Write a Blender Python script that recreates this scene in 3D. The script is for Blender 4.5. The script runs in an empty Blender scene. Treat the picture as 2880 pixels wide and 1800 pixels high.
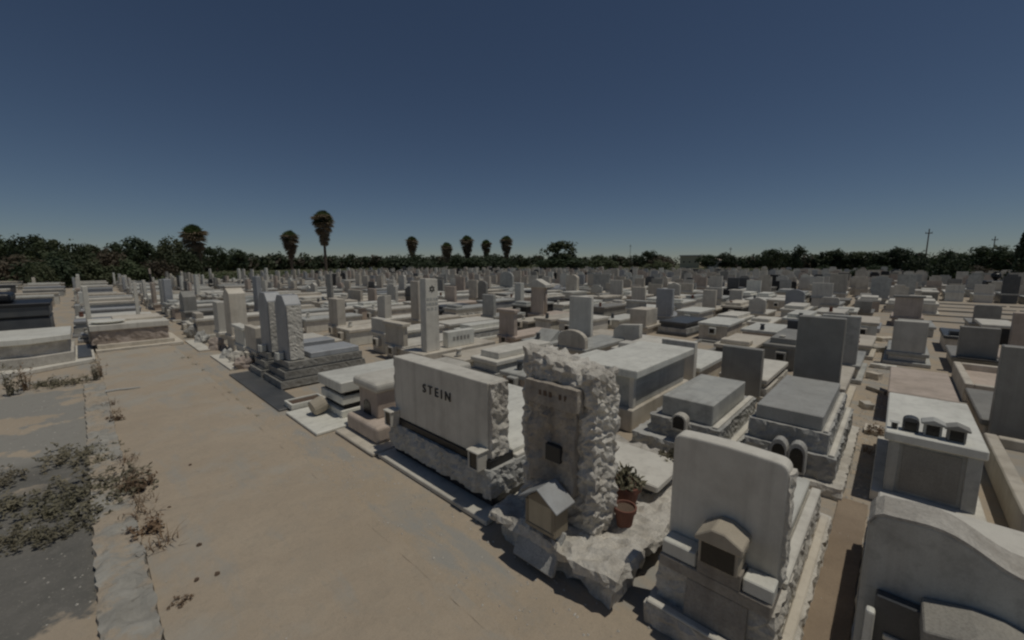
import bpy, bmesh, math, random
from mathutils import Vector, noise, Matrix
R = math.radians
scene = bpy.context.scene
COL = scene.collection

# ------------------------------------------------------------------ camera, sky, sun, exposure
cam = bpy.data.cameras.new('camera')
cam.sensor_width = 36.0
cam.lens = 14.355
cam.clip_start = 0.05
cam.clip_end = 8000
cam_ob = bpy.data.objects.new('camera', cam)
cam_ob.location = (0, 0, 2.6)
cam_ob.rotation_euler = (R(90 - 7.905), 0, R(-46.6))
COL.objects.link(cam_ob)
scene.camera = cam_ob

SUN_DIR = Vector((0.13, -0.27, 1.0)).normalized()        # towards the sun
world = bpy.data.worlds.new('World')
scene.world = world
world.use_nodes = True
wn = world.node_tree
bg = wn.nodes['Background']
sky = wn.nodes.new('ShaderNodeTexSky')
sky.sky_type = 'NISHITA'
sky.sun_disc = False
sky.sun_elevation = math.asin(SUN_DIR.z)
sky.sun_rotation = math.atan2(SUN_DIR.x, SUN_DIR.y)
sky.altitude = 2500
sky.air_density = 1.0
sky.dust_density = 0.5
sky.ozone_density = 2.0
wn.links.new(sky.outputs[0], bg.inputs[0])
bg.inputs[1].default_value = 0.09

sun = bpy.data.lights.new('sun', 'SUN')
sun.energy = 4.8
sun.angle = R(0.53)
sun.color = (1.0, 0.95, 0.845)
sun_ob = bpy.data.objects.new('sun', sun)
sun_ob.rotation_euler = (-SUN_DIR).to_track_quat('-Z', 'Y').to_euler()
sun_ob.location = (0, 0, 60)
COL.objects.link(sun_ob)

scene.view_settings.view_transform = 'Standard'
scene.view_settings.look = 'None'
scene.view_settings.gamma = 1.0
scene.view_settings.exposure = -1.62
scene.render.engine = 'CYCLES'
scene.cycles.max_bounces = 6
scene.cycles.diffuse_bounces = 3
scene.cycles.transparent_max_bounces = 4
scene.cycles.pixel_filter_type = 'BLACKMAN_HARRIS'
scene.cycles.filter_width = 2.3

# ------------------------------------------------------------------ materials
MATS = {}
def nodes_of(name):
    m = bpy.data.materials.new(name)
    m.use_nodes = True
    nt = m.node_tree
    return m, nt, nt.nodes['Principled BSDF']

def stone(name, c1, c2, rough=0.6, scale=3.0, speck=0.12, speck_scale=160, dirt=0.35, bump=0.15, bump_scale=60, streak=0.25, vein=0.0, dirt_col=(0.16, 0.13, 0.10)):
    m, nt, bs = nodes_of(name)
    N, L = nt.nodes, nt.links
    geo = N.new('ShaderNodeNewGeometry')
    inf = N.new('ShaderNodeObjectInfo')
    def noise_tex(sc, detail=4, vec=None, rough_=0.6):
        t = N.new('ShaderNodeTexNoise'); t.inputs['Scale'].default_value = sc; t.inputs['Detail'].default_value = detail
        t.inputs['Roughness'].default_value = rough_
        L.new(vec or geo.outputs['Position'], t.inputs['Vector']); return t
    def mix(fac, a, b, blend='MIX'):
        x = N.new('ShaderNodeMix'); x.data_type = 'RGBA'; x.blend_type = blend
        if isinstance(fac, (int, float)): x.inputs[0].default_value = fac
        else: L.new(fac, x.inputs[0])
        for i, v in ((6, a), (7, b)):
            if isinstance(v, tuple): x.inputs[i].default_value = (*v, 1)
            else: L.new(v, x.inputs[i])
        return x.outputs[2]
    def ramp(v, lo, hi, a=0.0, b=1.0):
        r = N.new('ShaderNodeMapRange'); r.inputs[1].default_value = lo; r.inputs[2].default_value = hi
        r.inputs[3].default_value = a; r.inputs[4].default_value = b; L.new(v, r.inputs[0]); return r.outputs[0]
    col = mix(ramp(noise_tex(scale, 6).outputs[0], 0.35, 0.65), c1, c2)
    if vein:
        mp = N.new('ShaderNodeMapping'); mp.inputs['Rotation'].default_value = (0.3, 0.5, 0.9); mp.inputs['Scale'].default_value = (0.6, 5, 5)
        L.new(geo.outputs['Position'], mp.inputs[0])
        v = noise_tex(1.6, 8, mp.outputs[0], 0.7)
        col = mix(ramp(v.outputs[0], 0.5, 0.62, 0, vein), col, tuple(x * 0.45 for x in c1))
    if speck:
        s = noise_tex(speck_scale, 2)
        col = mix(ramp(s.outputs[0], 0.45, 0.62, 0, speck), col, tuple(x * 0.3 for x in c1))
    if dirt:
        d = noise_tex(1.3, 8, None, 0.7)
        col = mix(ramp(d.outputs[0], 0.48, 0.72, 0, dirt), col, dirt_col)
    if streak:
        mp = N.new('ShaderNodeMapping'); mp.inputs['Scale'].default_value = (9, 9, 0.5); L.new(geo.outputs['Position'], mp.inputs[0])
        s = noise_tex(1.0, 5, mp.outputs[0])
        col = mix(ramp(s.outputs[0], 0.5, 0.75, 0, streak), col, tuple(x * 0.8 for x in dirt_col))
    hv = N.new('ShaderNodeHueSaturation')
    L.new(ramp(inf.outputs['Random'], 0, 1, 0.88, 1.08), hv.inputs['Value']); L.new(col, hv.inputs['Color'])
    L.new(hv.outputs[0], bs.inputs['Base Color'])
    bs.inputs['Roughness'].default_value = rough
    b = N.new('ShaderNodeBump'); b.inputs['Strength'].default_value = bump; b.inputs['Distance'].default_value = 0.03
    L.new(noise_tex(bump_scale, 8, None, 0.7).outputs[0], b.inputs['Height']); L.new(b.outputs[0], bs.inputs['Normal'])
    MATS[name] = m
    return m

stone('white_marble', (0.80, 0.785, 0.70), (0.72, 0.705, 0.63), rough=0.5, vein=0.18, dirt=0.22, speck=0.04)
stone('cream_stone', (0.70, 0.64, 0.54), (0.60, 0.54, 0.44), rough=0.7, dirt=0.38, speck=0.1)
stone('pale_stone', (0.74, 0.705, 0.62), (0.65, 0.615, 0.535), rough=0.65, dirt=0.32, speck=0.1)
stone('pink_stone', (0.60, 0.50, 0.42), (0.52, 0.43, 0.35), rough=0.7, dirt=0.4, speck=0.12)
stone('grey_marble', (0.56, 0.555, 0.505), (0.46, 0.46, 0.425), rough=0.5, vein=0.4, dirt=0.25)
stone('grey_granite', (0.38, 0.365, 0.325), (0.30, 0.29, 0.26), rough=0.5, speck=0.4, dirt=0.25)
stone('blue_granite', (0.46, 0.47, 0.475), (0.38, 0.39, 0.40), rough=0.45, speck=0.3, dirt=0.2)
stone('grey_granite_light', (0.48, 0.475, 0.44), (0.40, 0.395, 0.365), rough=0.5, speck=0.35, dirt=0.2)
stone('dark_granite', (0.10, 0.105, 0.11), (0.07, 0.075, 0.08), rough=0.35, speck=0.2, dirt=0.25, dirt_col=(0.2, 0.18, 0.15))
stone('black_granite', (0.018, 0.018, 0.02), (0.012, 0.012, 0.014), rough=0.42, speck=0.1, dirt=0.12, streak=0.08, dirt_col=(0.12, 0.11, 0.1))
stone('rock_grey', (0.58, 0.57, 0.53), (0.40, 0.40, 0.38), rough=0.85, bump=0.5, bump_scale=35, speck=0.3, speck_scale=70, dirt=0.4)
stone('rock_white', (0.76, 0.72, 0.64), (0.58, 0.54, 0.47), rough=0.9, bump=0.6, bump_scale=30, speck=0.25, speck_scale=60, dirt=0.5, scale=5)
stone('rock_pink', (0.52, 0.44, 0.38), (0.40, 0.33, 0.28), rough=0.9, bump=0.5, bump_scale=30, speck=0.25, speck_scale=60, dirt=0.45)
stone('weathered_panel', (0.50, 0.45, 0.38), (0.38, 0.34, 0.29), rough=0.9, bump=0.6, bump_scale=30, dirt=0.5, streak=0.4, speck=0.2, speck_scale=50, scale=6)
stone('concrete', (0.46, 0.43, 0.37), (0.36, 0.34, 0.30), rough=0.9, bump=0.4, bump_scale=45, speck=0.25, speck_scale=90, dirt=0.45)
stone('tan_plaster', (0.52, 0.46, 0.36), (0.43, 0.38, 0.30), rough=0.85, dirt=0.35)
stone('farm_wall', (0.72, 0.62, 0.42), (0.66, 0.56, 0.38), rough=0.8, dirt=0.1)
stone('terracotta', (0.22, 0.09, 0.06), (0.17, 0.07, 0.048), rough=0.8, dirt=0.4)
stone('wood', (0.34, 0.29, 0.21), (0.26, 0.22, 0.16), rough=0.8, dirt=0.3)
stone('yellow_panel', (0.54, 0.47, 0.34), (0.46, 0.40, 0.29), rough=0.5, dirt=0.3)
stone('sheet_metal', (0.42, 0.43, 0.43), (0.32, 0.33, 0.33), rough=0.45, dirt=0.3)
stone('soil', (0.17, 0.115, 0.08), (0.12, 0.08, 0.055), rough=0.95, bump=0.6, bump_scale=40, streak=0)
stone('earth', (0.40, 0.31, 0.22), (0.29, 0.22, 0.155), rough=0.95, bump=0.6, bump_scale=30, streak=0, scale=1.2)
stone('bark', (0.16, 0.125, 0.095), (0.11, 0.085, 0.065), rough=0.95, bump=0.6, bump_scale=8, streak=0)
stone('glass_and_hollow_dark', (0.012, 0.012, 0.012), (0.010, 0.010, 0.010), rough=0.15, dirt=0.1, speck=0, streak=0)  # panes and windows; also hollows, whose shade is put into this colour
stone('lettering_dark', (0.03, 0.03, 0.03), (0.025, 0.025, 0.025), rough=0.5, dirt=0, speck=0, streak=0)

def foliage(name, c1, c2, transl=0.25):
    m, nt, bs = nodes_of(name)
    N, L = nt.nodes, nt.links
    geo = N.new('ShaderNodeNewGeometry'); inf = N.new('ShaderNodeObjectInfo')
    t = N.new('ShaderNodeTexNoise'); t.inputs['Scale'].default_value = 0.9; t.inputs['Detail'].default_value = 5
    L.new(geo.outputs['Position'], t.inputs['Vector'])
    r = N.new('ShaderNodeMapRange'); r.inputs[1].default_value = 0.35; r.inputs[2].default_value = 0.65; L.new(t.outputs[0], r.inputs[0])
    x = N.new('ShaderNodeMix'); x.data_type = 'RGBA'; L.new(r.outputs[0], x.inputs[0])
    x.inputs[6].default_value = (*c1, 1); x.inputs[7].default_value = (*c2, 1)
    hv = N.new('ShaderNodeHueSaturation'); L.new(x.outputs[2], hv.inputs['Color'])
    rr = N.new('ShaderNodeMapRange'); rr.inputs[3].default_value = 0.75; rr.inputs[4].default_value = 1.2; L.new(inf.outputs['Random'], rr.inputs[0]); L.new(rr.outputs[0], hv.inputs['Value'])
    L.new(hv.outputs[0], bs.inputs['Base Color'])
    bs.inputs['Roughness'].default_value = 0.7
    tr = N.new('ShaderNodeBsdfTranslucent'); L.new(hv.outputs[0], tr.inputs[0])
    ms = N.new('ShaderNodeMixShader'); ms.inputs[0].default_value = transl
    L.new(bs.outputs[0], ms.inputs[1]); L.new(tr.outputs[0], ms.inputs[2])
    L.new(ms.outputs[0], N['Material Output'].inputs[0])
    MATS[name] = m
foliage('leaf_dark', (0.036, 0.056, 0.026), (0.055, 0.078, 0.034), 0.3)
foliage('leaf_mid', (0.055, 0.078, 0.030), (0.080, 0.095, 0.042))
foliage('leaf_light', (0.085, 0.105, 0.045), (0.11, 0.12, 0.06))
foliage('leaf_brown', (0.10, 0.075, 0.05), (0.08, 0.07, 0.04))
foliage('frond_green', (0.10, 0.14, 0.055), (0.13, 0.165, 0.07), 0.35)
foliage('frond_dry', (0.33, 0.26, 0.17), (0.25, 0.195, 0.125), 0.3)
foliage('weed_green', (0.20, 0.185, 0.12), (0.26, 0.225, 0.155), 0.25)
foliage('weed_dry', (0.24, 0.165, 0.10), (0.18, 0.115, 0.07), 0.15)

def ground_material(name, kind):
    m, nt, bs = nodes_of(name)
    N, L = nt.nodes, nt.links
    geo = N.new('ShaderNodeNewGeometry')
    P = geo.outputs['Position']
    def nz(sc, det=6, ro=0.6, off=None):
        t = N.new('ShaderNodeTexNoise'); t.inputs['Scale'].default_value = sc; t.inputs['Detail'].default_value = det; t.inputs['Roughness'].default_value = ro
        if off:
            mp = N.new('ShaderNodeMapping'); mp.inputs['Location'].default_value = off; L.new(P, mp.inputs[0]); L.new(mp.outputs[0], t.inputs['Vector'])
        else: L.new(P, t.inputs['Vector'])
        return t.outputs[0]
    def rg(v, lo, hi, a=0.0, b=1.0):
        r = N.new('ShaderNodeMapRange'); r.inputs[1].default_value = lo; r.inputs[2].default_value = hi; r.inputs[3].default_value = a; r.inputs[4].default_value = b; L.new(v, r.inputs[0]); return r.outputs[0]
    def streaky(off):
        mp = N.new('ShaderNodeMapping'); mp.inputs['Location'].default_value = off; mp.inputs['Scale'].default_value = (2.6, 0.75, 1); L.new(P, mp.inputs[0])
        t = N.new('ShaderNodeTexNoise'); t.inputs['Scale'].default_value = 1.0; t.inputs['Detail'].default_value = 9; t.inputs['Roughness'].default_value = 0.68; L.new(mp.outputs[0], t.inputs['Vector'])
        return t.outputs[0]
    def mix(f, a, b):
        x = N.new('ShaderNodeMix'); x.data_type = 'RGBA'
        if isinstance(f, float): x.inputs[0].default_value = f
        else: L.new(f, x.inputs[0])
        for i, v in ((6, a), (7, b)):
            if isinstance(v, tuple): x.inputs[i].default_value = (*v, 1)
            else: L.new(v, x.inputs[i])
        return x.outputs[2]
    sand = mix(rg(nz(0.9), 0.3, 0.7), (0.49, 0.408, 0.308), (0.43, 0.352, 0.262))
    sand = mix(rg(nz(140, 2), 0.52, 0.66, 0, 0.35), sand, (0.26, 0.20, 0.145))
    sand = mix(rg(nz(18, 4), 0.52, 0.72, 0, 0.35), sand, (0.33, 0.28, 0.215))
    sand = mix(rg(nz(3.3, 8, 0.75, (9, 2, 0)), 0.5, 0.7, 0, 0.4), sand, (0.36, 0.315, 0.25))
    if kind == 'sand':
        sand = mix(rg(nz(0.35, 5, 0.6, (7, 3, 0)), 0.5, 0.68, 0, 0.6), sand, (0.36, 0.30, 0.22))
        col = mix(rg(nz(1.4, 8, 0.7, (3, 1, 0)), 0.50, 0.64, 0, 0.5), sand, (0.36, 0.345, 0.31))
        col = mix(rg(streaky((1.3, 0.4, 0)), 0.49, 0.60, 0, 0.85), col, (0.345, 0.335, 0.305))
    elif kind == 'path':
        sep = N.new('ShaderNodeSeparateXYZ'); L.new(P, sep.inputs[0])
        worn = rg(sep.outputs[1], 8.5, 12.5, 0.0, 0.13)      # the blown sand thins out towards the path's end
        ad = N.new('ShaderNodeMath'); ad.operation = 'ADD'; L.new(nz(0.8, 7, 0.65, (1.7, 0.6, 0)), ad.inputs[0]); L.new(worn, ad.inputs[1])
        col = mix(rg(ad.outputs[0], 0.54, 0.68, 0, 0.75), sand, (0.42, 0.395, 0.34))
        col = mix(rg(streaky((4.1, 2.2, 0)), 0.54, 0.66, 0, 0.6), col, (0.37, 0.355, 0.315))
        col = mix(rg(nz(5, 8, 0.7), 0.6, 0.75, 0, 0.35), col, (0.3, 0.27, 0.22))
    elif kind == 'verge':
        con = mix(rg(nz(4, 8, 0.7), 0.35, 0.65), (0.44, 0.42, 0.37), (0.30, 0.285, 0.25))
        col = mix(rg(nz(2.3, 8, 0.7, (5, 5, 0)), 0.47, 0.55, 0, 0.9), con, sand)
        col = mix(rg(nz(11, 6, 0.7), 0.58, 0.66, 0, 0.7), col, (0.20, 0.185, 0.155))
    elif kind == 'pad':
        con = mix(rg(nz(2.2, 8, 0.7), 0.35, 0.65), (0.135, 0.13, 0.115), (0.185, 0.175, 0.155))
        con = mix(rg(nz(60, 3), 0.6, 0.72, 0, 0.5), con, (0.42, 0.39, 0.34))
        sep = N.new('ShaderNodeSeparateXYZ'); L.new(P, sep.inputs[0])
        wob = nz(1.6, 6, 0.65, (4.2, 0.3, 0))
        ad = N.new('ShaderNodeMath'); ad.operation = 'MULTIPLY_ADD'; ad.inputs[1].default_value = 1.6; L.new(wob, ad.inputs[0]); L.new(sep.outputs[1], ad.inputs[2])
        near = rg(ad.outputs[0], 5.05, 4.95)          # blown sand lies over the slab's front end
        band = rg(nz(0.75, 7, 0.6, (2.6, 5.1, 0)), 0.535, 0.555)
        far = rg(ad.outputs[0], 7.7, 8.1)
        mu = N.new('ShaderNodeMath'); mu.operation = 'MULTIPLY'; L.new(band, mu.inputs[0]); L.new(far, mu.inputs[1])
        mx = N.new('ShaderNodeMath'); mx.operation = 'MAXIMUM'; L.new(mu.outputs[0], mx.inputs[0]); L.new(near, mx.inputs[1])
        pale = mix(rg(sep.outputs[1], 7.6, 8.2), con, (0.31, 0.295, 0.26))
        pale = mix(rg(nz(7, 6), 0.55, 0.7, 0, 0.5), pale, (0.24, 0.225, 0.2))
        col = mix(mx.outputs[0], pale, sand)
    else:  # field
        col = mix(rg(nz(0.03, 5), 0.4, 0.6), (0.085, 0.085, 0.04), (0.065, 0.075, 0.03))
        col = mix(rg(nz(0.6, 6), 0.4, 0.7, 0, 0.5), col, (0.11, 0.10, 0.05))
    L.new(col, bs.inputs['Base Color'])
    bs.inputs['Roughness'].default_value = 0.95
    b = N.new('ShaderNodeBump'); b.inputs['Strength'].default_value = 0.5; b.inputs['Distance'].default_value = 0.04
    L.new(nz(14, 12, 0.75), b.inputs['Height']); L.new(b.outputs[0], bs.inputs['Normal'])
    MATS[name] = m
for n_, k_ in (('sand', 'sand'), ('path_sand', 'path'), ('pad_concrete', 'pad'), ('field', 'field'), ('verge', 'verge')):
    ground_material(n_, k_)

# ------------------------------------------------------------------ mesh helpers
def to_mesh(bm, name, mat, smooth=False):
    me = bpy.data.meshes.new(name)
    bm.to_mesh(me); bm.free()
    me.materials.append(MATS[mat])
    if smooth:
        me.polygons.foreach_set('use_smooth', [True] * len(me.polygons))
    return me

def raw_mesh(name, verts, faces, mat, smooth=False):
    me = bpy.data.meshes.new(name)
    me.from_pydata(verts, [], faces)
    me.materials.append(MATS[mat])
    if smooth:
        me.polygons.foreach_set('use_smooth', [True] * len(me.polygons))
    me.update()
    return me

def link(name, me, parent=None, loc=(0, 0, 0)):
    o = bpy.data.objects.new(name, me)
    COL.objects.link(o)
    o.parent = parent
    o.location = loc
    return o

def box_bm(x0, x1, y0, y1, z0, z1, bev=0.0, seg=1):
    bm = bmesh.new()
    vs = [bm.verts.new((x, y, z)) for z in (z0, z1) for y in (y0, y1) for x in (x0, x1)]
    for f in ((0, 2, 3, 1), (4, 5, 7, 6), (0, 1, 5, 4), (2, 6, 7, 3), (0, 4, 6, 2), (1, 3, 7, 5)):
        bm.faces.new([vs[i] for i in f])
    if bev > 0:
        bev = min(bev, 0.45 * min(x1 - x0, y1 - y0, z1 - z0))
        bmesh.ops.bevel(bm, geom=bm.edges[:], offset=bev, segments=seg, affect='EDGES', profile=0.5)
    return bm

def prism_bm(outline, a0, a1, axis='x', bev=0.0, seg=1):
    """outline: 2-D points; extruded along the axis between a0 and a1."""
    bm = bmesh.new()
    def mk(a, p):
        return (a, p[0], p[1]) if axis == 'x' else ((p[0], a, p[1]) if axis == 'y' else (p[0], p[1], a))
    A = [bm.verts.new(mk(a0, p)) for p in outline]
    B = [bm.verts.new(mk(a1, p)) for p in outline]
    n = len(outline)
    bm.faces.new(A); bm.faces.new(B[::-1])
    for i in range(n):
        bm.faces.new((A[i], B[i], B[(i + 1) % n], A[(i + 1) % n]))
    bmesh.ops.recalc_face_normals(bm, faces=bm.faces[:])
    if bev > 0:
        es = [e for e in bm.edges if e.calc_face_angle(0) > 0.5]
        bmesh.ops.bevel(bm, geom=es, offset=bev, segments=seg, affect='EDGES', profile=0.5)
    return bm

def rough_bm(x0, x1, y0, y1, z0, z1, cell=0.06, amp=0.02, seed=0, faces='xXyYzZ', freq=15.0, fn=None, bulge=0.0):
    """a box on a fine lattice whose named faces are hewn: displaced outwards by ridged noise"""
    sx, sy, sz = x1 - x0, y1 - y0, z1 - z0
    nx, ny, nz = (max(1, int(round(s / cell))) for s in (sx, sy, sz))
    idx, vs = {}, []
    def vert(i, j, k):
        key = (i, j, k)
        if key in idx: return idx[key]
        p = Vector((x0 + sx * i / nx, y0 + sy * j / ny, z0 + sz * k / nz))
        n = Vector((0, 0, 0))
        if i == 0 and 'x' in faces: n.x -= 1
        if i == nx and 'X' in faces: n.x += 1
        if j == 0 and 'y' in faces: n.y -= 1
        if j == ny and 'Y' in faces: n.y += 1
        if k == 0 and 'z' in faces: n.z -= 1
        if k == nz and 'Z' in faces: n.z += 1
        if n.length > 0:
            q = p * freq + Vector((seed * 17.3, seed * 5.1, seed * 9.7))
            d = 1.5 * (0.3 - abs(noise.noise(q * 0.8))) * 1.6 + 0.6 * noise.noise(q * 0.45) + 0.5 * (0.25 - abs(noise.noise(q * 2.3)))
            p = p + n.normalized() * (amp * d * 1.3)
            v = noise.noise_vector(q * 1.7)
            p = p + v * amp * 0.55
            if bulge:
                u = min(k, nz - k) / max(1, nz / 2.0)
                p = p + n.normalized() * bulge * u
        if fn: p = fn(p)
        idx[key] = len(vs); vs.append(p)
        return idx[key]
    fs = []
    for i in range(nx):
        for j in range(ny):
            fs.append((vert(i, j, 0), vert(i, j + 1, 0), vert(i + 1, j + 1, 0), vert(i + 1, j, 0)))
            fs.append((vert(i, j, nz), vert(i + 1, j, nz), vert(i + 1, j + 1, nz), vert(i, j + 1, nz)))
    for i in range(nx):
        for k in range(nz):
            fs.append((vert(i, 0, k), vert(i + 1, 0, k), vert(i + 1, 0, k + 1), vert(i, 0, k + 1)))
            fs.append((vert(i, ny, k), vert(i, ny, k + 1), vert(i + 1, ny, k + 1), vert(i + 1, ny, k)))
    for j in range(ny):
        for k in range(nz):
            fs.append((vert(0, j, k), vert(0, j, k + 1), vert(0, j + 1, k + 1), vert(0, j + 1, k)))
            fs.append((vert(nx, j, k), vert(nx, j + 1, k), vert(nx, j + 1, k + 1), vert(nx, j, k + 1)))
    bm = bmesh.new()
    bv = [bm.verts.new(p) for p in vs]
    for f in fs:
        a, b, c, d = (bv[q] for q in f)
        if (f[0] + f[2]) % 2:
            bm.faces.new((a, b, c)); bm.faces.new((a, c, d))
        else:
            bm.faces.new((a, b, d)); bm.faces.new((b, c, d))
    return bm

def tag(o, label=None, cat=None, group=None, kind=None):
    if label: o['label'] = label
    if cat: o['category'] = cat
    if group: o['group'] = group
    if kind: o['kind'] = kind
    return o

class Thing:
    def __init__(s, name, label, cat, x, y, group=None, z=0.0, rz=0.0):
        s.o = bpy.data.objects.new(name, None)
        s.o.empty_display_size = 0.2
        s.o.location = (x, y, z)
        s.o.rotation_euler = (0, 0, rz)
        COL.objects.link(s.o)
        tag(s.o, label, cat, group)
        s.off = Vector((-x, -y, -z))
        s.local = False
    def add(s, name, bm, mat, parent=None, smooth=False):
        bmesh.ops.translate(bm, vec=s.off, verts=bm.verts[:])
        return link(name, to_mesh(bm, name, mat, smooth), parent or s.o)
    def box(s, name, x0, x1, y0, y1, z0, z1, mat, bev=0.012, seg=1, parent=None):
        return s.add(name, box_bm(x0, x1, y0, y1, z0, z1, bev, seg), mat, parent)
    def rough(s, name, x0, x1, y0, y1, z0, z1, mat, parent=None, **kw):
        return s.add(name, rough_bm(x0, x1, y0, y1, z0, z1, **kw), mat, parent)
    def prism(s, name, outline, a0, a1, mat, axis='x', bev=0.01, seg=1, parent=None):
        return s.add(name, prism_bm(outline, a0, a1, axis, bev, seg), mat, parent)

def arc(cy, cz, ry, rz, a0, a1, n):
    return [(cy + ry * math.cos(R(a0 + (a1 - a0) * i / n)), cz + rz * math.sin(R(a0 + (a1 - a0) * i / n))) for i in range(n + 1)]

def headstone_outline(shape, y0, y1, z0, z1):
    w = y1 - y0; c = (y0 + y1) / 2
    if shape == 'round':
        return [(y0, z0), (y1, z0)] + arc(c, z1 - w * 0.28, w / 2, w * 0.28, 0, 180, 10)
    if shape == 'shoulder':
        r = w * 0.16
        return [(y0, z0), (y1, z0)] + arc(y1 - r, z1 - r, r, r, 0, 90, 5) + arc(y0 + r, z1 - r, r, r, 90, 180, 5)
    if shape == 'gable':
        return [(y0, z0), (y1, z0), (y1, z1 - w * 0.22), (c, z1), (y0, z1 - w * 0.22)]
    if shape == 'slant':
        return [(y0, z0), (y1, z0), (y1, z1 - w * 0.3), (y1 - w * 0.25, z1 - w * 0.07), (y0, z1)]
    if shape == 'notch':
        return [(y0, z0), (y1, z0), (y1, z1 - 0.12), (y1 - w * 0.2, z1 - 0.12), (y1 - w * 0.2, z1), (y0 + w * 0.2, z1), (y0 + w * 0.2, z1 - 0.12), (y0, z1 - 0.12)]
    return [(y0, z0), (y1, z0), (y1, z1), (y0, z1)]

def cyl_bm(cx, cy, z0, z1, r0, r1, n=14, cap=True):
    bm = bmesh.new()
    A = [bm.verts.new((cx + r0 * math.cos(2 * math.pi * i / n), cy + r0 * math.sin(2 * math.pi * i / n), z0)) for i in range(n)]
    B = [bm.verts.new((cx + r1 * math.cos(2 * math.pi * i / n), cy + r1 * math.sin(2 * math.pi * i / n), z1)) for i in range(n)]
    for i in range(n):
        bm.faces.new((A[i], A[(i + 1) % n], B[(i + 1) % n], B[i]))
    if cap:
        bm.faces.new(A[::-1]); bm.faces.new(B)
    return bm

def lathe_bm(cx, cy, prof, n=18):
    bm = bmesh.new()
    rings = [[bm.verts.new((cx + r * math.cos(2 * math.pi * i / n), cy + r * math.sin(2 * math.pi * i / n), z)) for i in range(n)] for r, z in prof]
    for a, b in zip(rings, rings[1:]):
        for i in range(n):
            bm.faces.new((a[i], a[(i + 1) % n], b[(i + 1) % n], b[i]))
    bm.faces.new(rings[0][::-1]); bm.faces.new(rings[-1])
    return bm

def lantern(name, label, x, y, z, w, d, h, mat, roof='flat', rz=0.0, group='memorial candle boxes'):
    """small memorial candle box, opening towards the path (-x); built round its own origin"""
    t = Thing(name, label, 'candle box', x, y, group, z, rz)
    t.off = Vector((0, 0, 0))
    w2 = w / 2; th = w * 0.14
    t.box('side', -d / 2, d / 2, -w2, -w2 + th, 0, h, mat, 0.004)
    t.box('side', -d / 2, d / 2, w2 - th, w2, 0, h, mat, 0.004)
    t.box('back', d / 2 - th, d / 2 - 0.002, -w2 + th, w2 - th, 0, h, mat, 0)
    t.box('floor', -d / 2 + 0.003, d / 2 - th, -w2 + th, w2 - th, 0, th * 0.6, mat, 0)
    t.box('pane', -d / 2 + 0.012, -d / 2 + 0.02, -w2 + th, w2 - th, th * 0.6, h - 0.003, 'glass_and_hollow_dark', 0)
    if roof == 'flat':
        t.box('roof', -d / 2 - 0.012, d / 2 + 0.008, -w2 - 0.012, w2 + 0.012, h, h + th * 0.9, mat, 0.006)
    elif roof == 'arch':
        t.prism('roof', arc(0, h - 0.001, w2, w2 * 0.75, 0, 180, 8), -d / 2, d / 2, mat, 'x', 0.004)
    elif roof == 'gable':
        t.prism('roof', [(-w2 - 0.025, h), (w2 + 0.025, h), (w2 + 0.025, h + 0.02), (0, h + w * 0.42), (-w2 - 0.025, h + 0.02)], -d / 2 - 0.02, d / 2 + 0.015, mat, 'x', 0.005)
    return t

# ------------------------------------------------------------------ the setting
def sheet(name, x0, x1, y0, y1, z, mat, n=1):
    vs = [(x0 + (x1 - x0) * i / n, y0 + (y1 - y0) * j / n, z) for j in range(n + 1) for i in range(n + 1)]
    fs = [(j * (n + 1) + i, j * (n + 1) + i + 1, (j + 1) * (n + 1) + i + 1, (j + 1) * (n + 1) + i) for j in range(n) for i in range(n)]
    return tag(link(name, raw_mesh(name, vs, fs, mat)), kind='structure')
sheet('ground', -4000, 4000, -4000, 4000, -0.012, 'field')
sheet('cemetery_ground', -45, 135, -45, 118, -0.004, 'sand')

def wob_edge(p):
    return p
pth = link('path', to_mesh(rough_bm(0.165, 1.78, -6, 16.62, -0.05, 0.03, cell=0.16, amp=0.012, seed=3, faces='xXZ', freq=3.0), 'path', 'path_sand'))
tag(pth, kind='structure')
krb = link('kerb', to_mesh(rough_bm(-0.14, 0.155, -6, 12.3, -0.05, 0.05, cell=0.045, amp=0.022, seed=5, faces='xXZ', freq=7.0), 'kerb', 'verge'))
tag(krb, kind='structure')
lip = link('path_edge', to_mesh(rough_bm(1.735, 1.835, -6, 16.4, -0.05, 0.031, cell=0.05, amp=0.006, seed=6, faces='xXZ', freq=6.0), 'path_edge', 'path_sand'))
tag(lip, kind='structure')
tag(link('aisle', to_mesh(rough_bm(2.62, 5.6, 0.02, 0.26, -0.05, 0.016, cell=0.06, amp=0.006, seed=44, faces='xXyYZ', freq=6), 'aisle', 'earth')), kind='structure')
pad = sheet('concrete_pad', -5, -0.15, -6, 12.4, 0.006, 'pad_concrete')

# ------------------------------------------------------------------ foreground tombs beside the path
rnd = random.Random(11)
ROW0 = []      # occupied (row, y0, y1)

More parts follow.
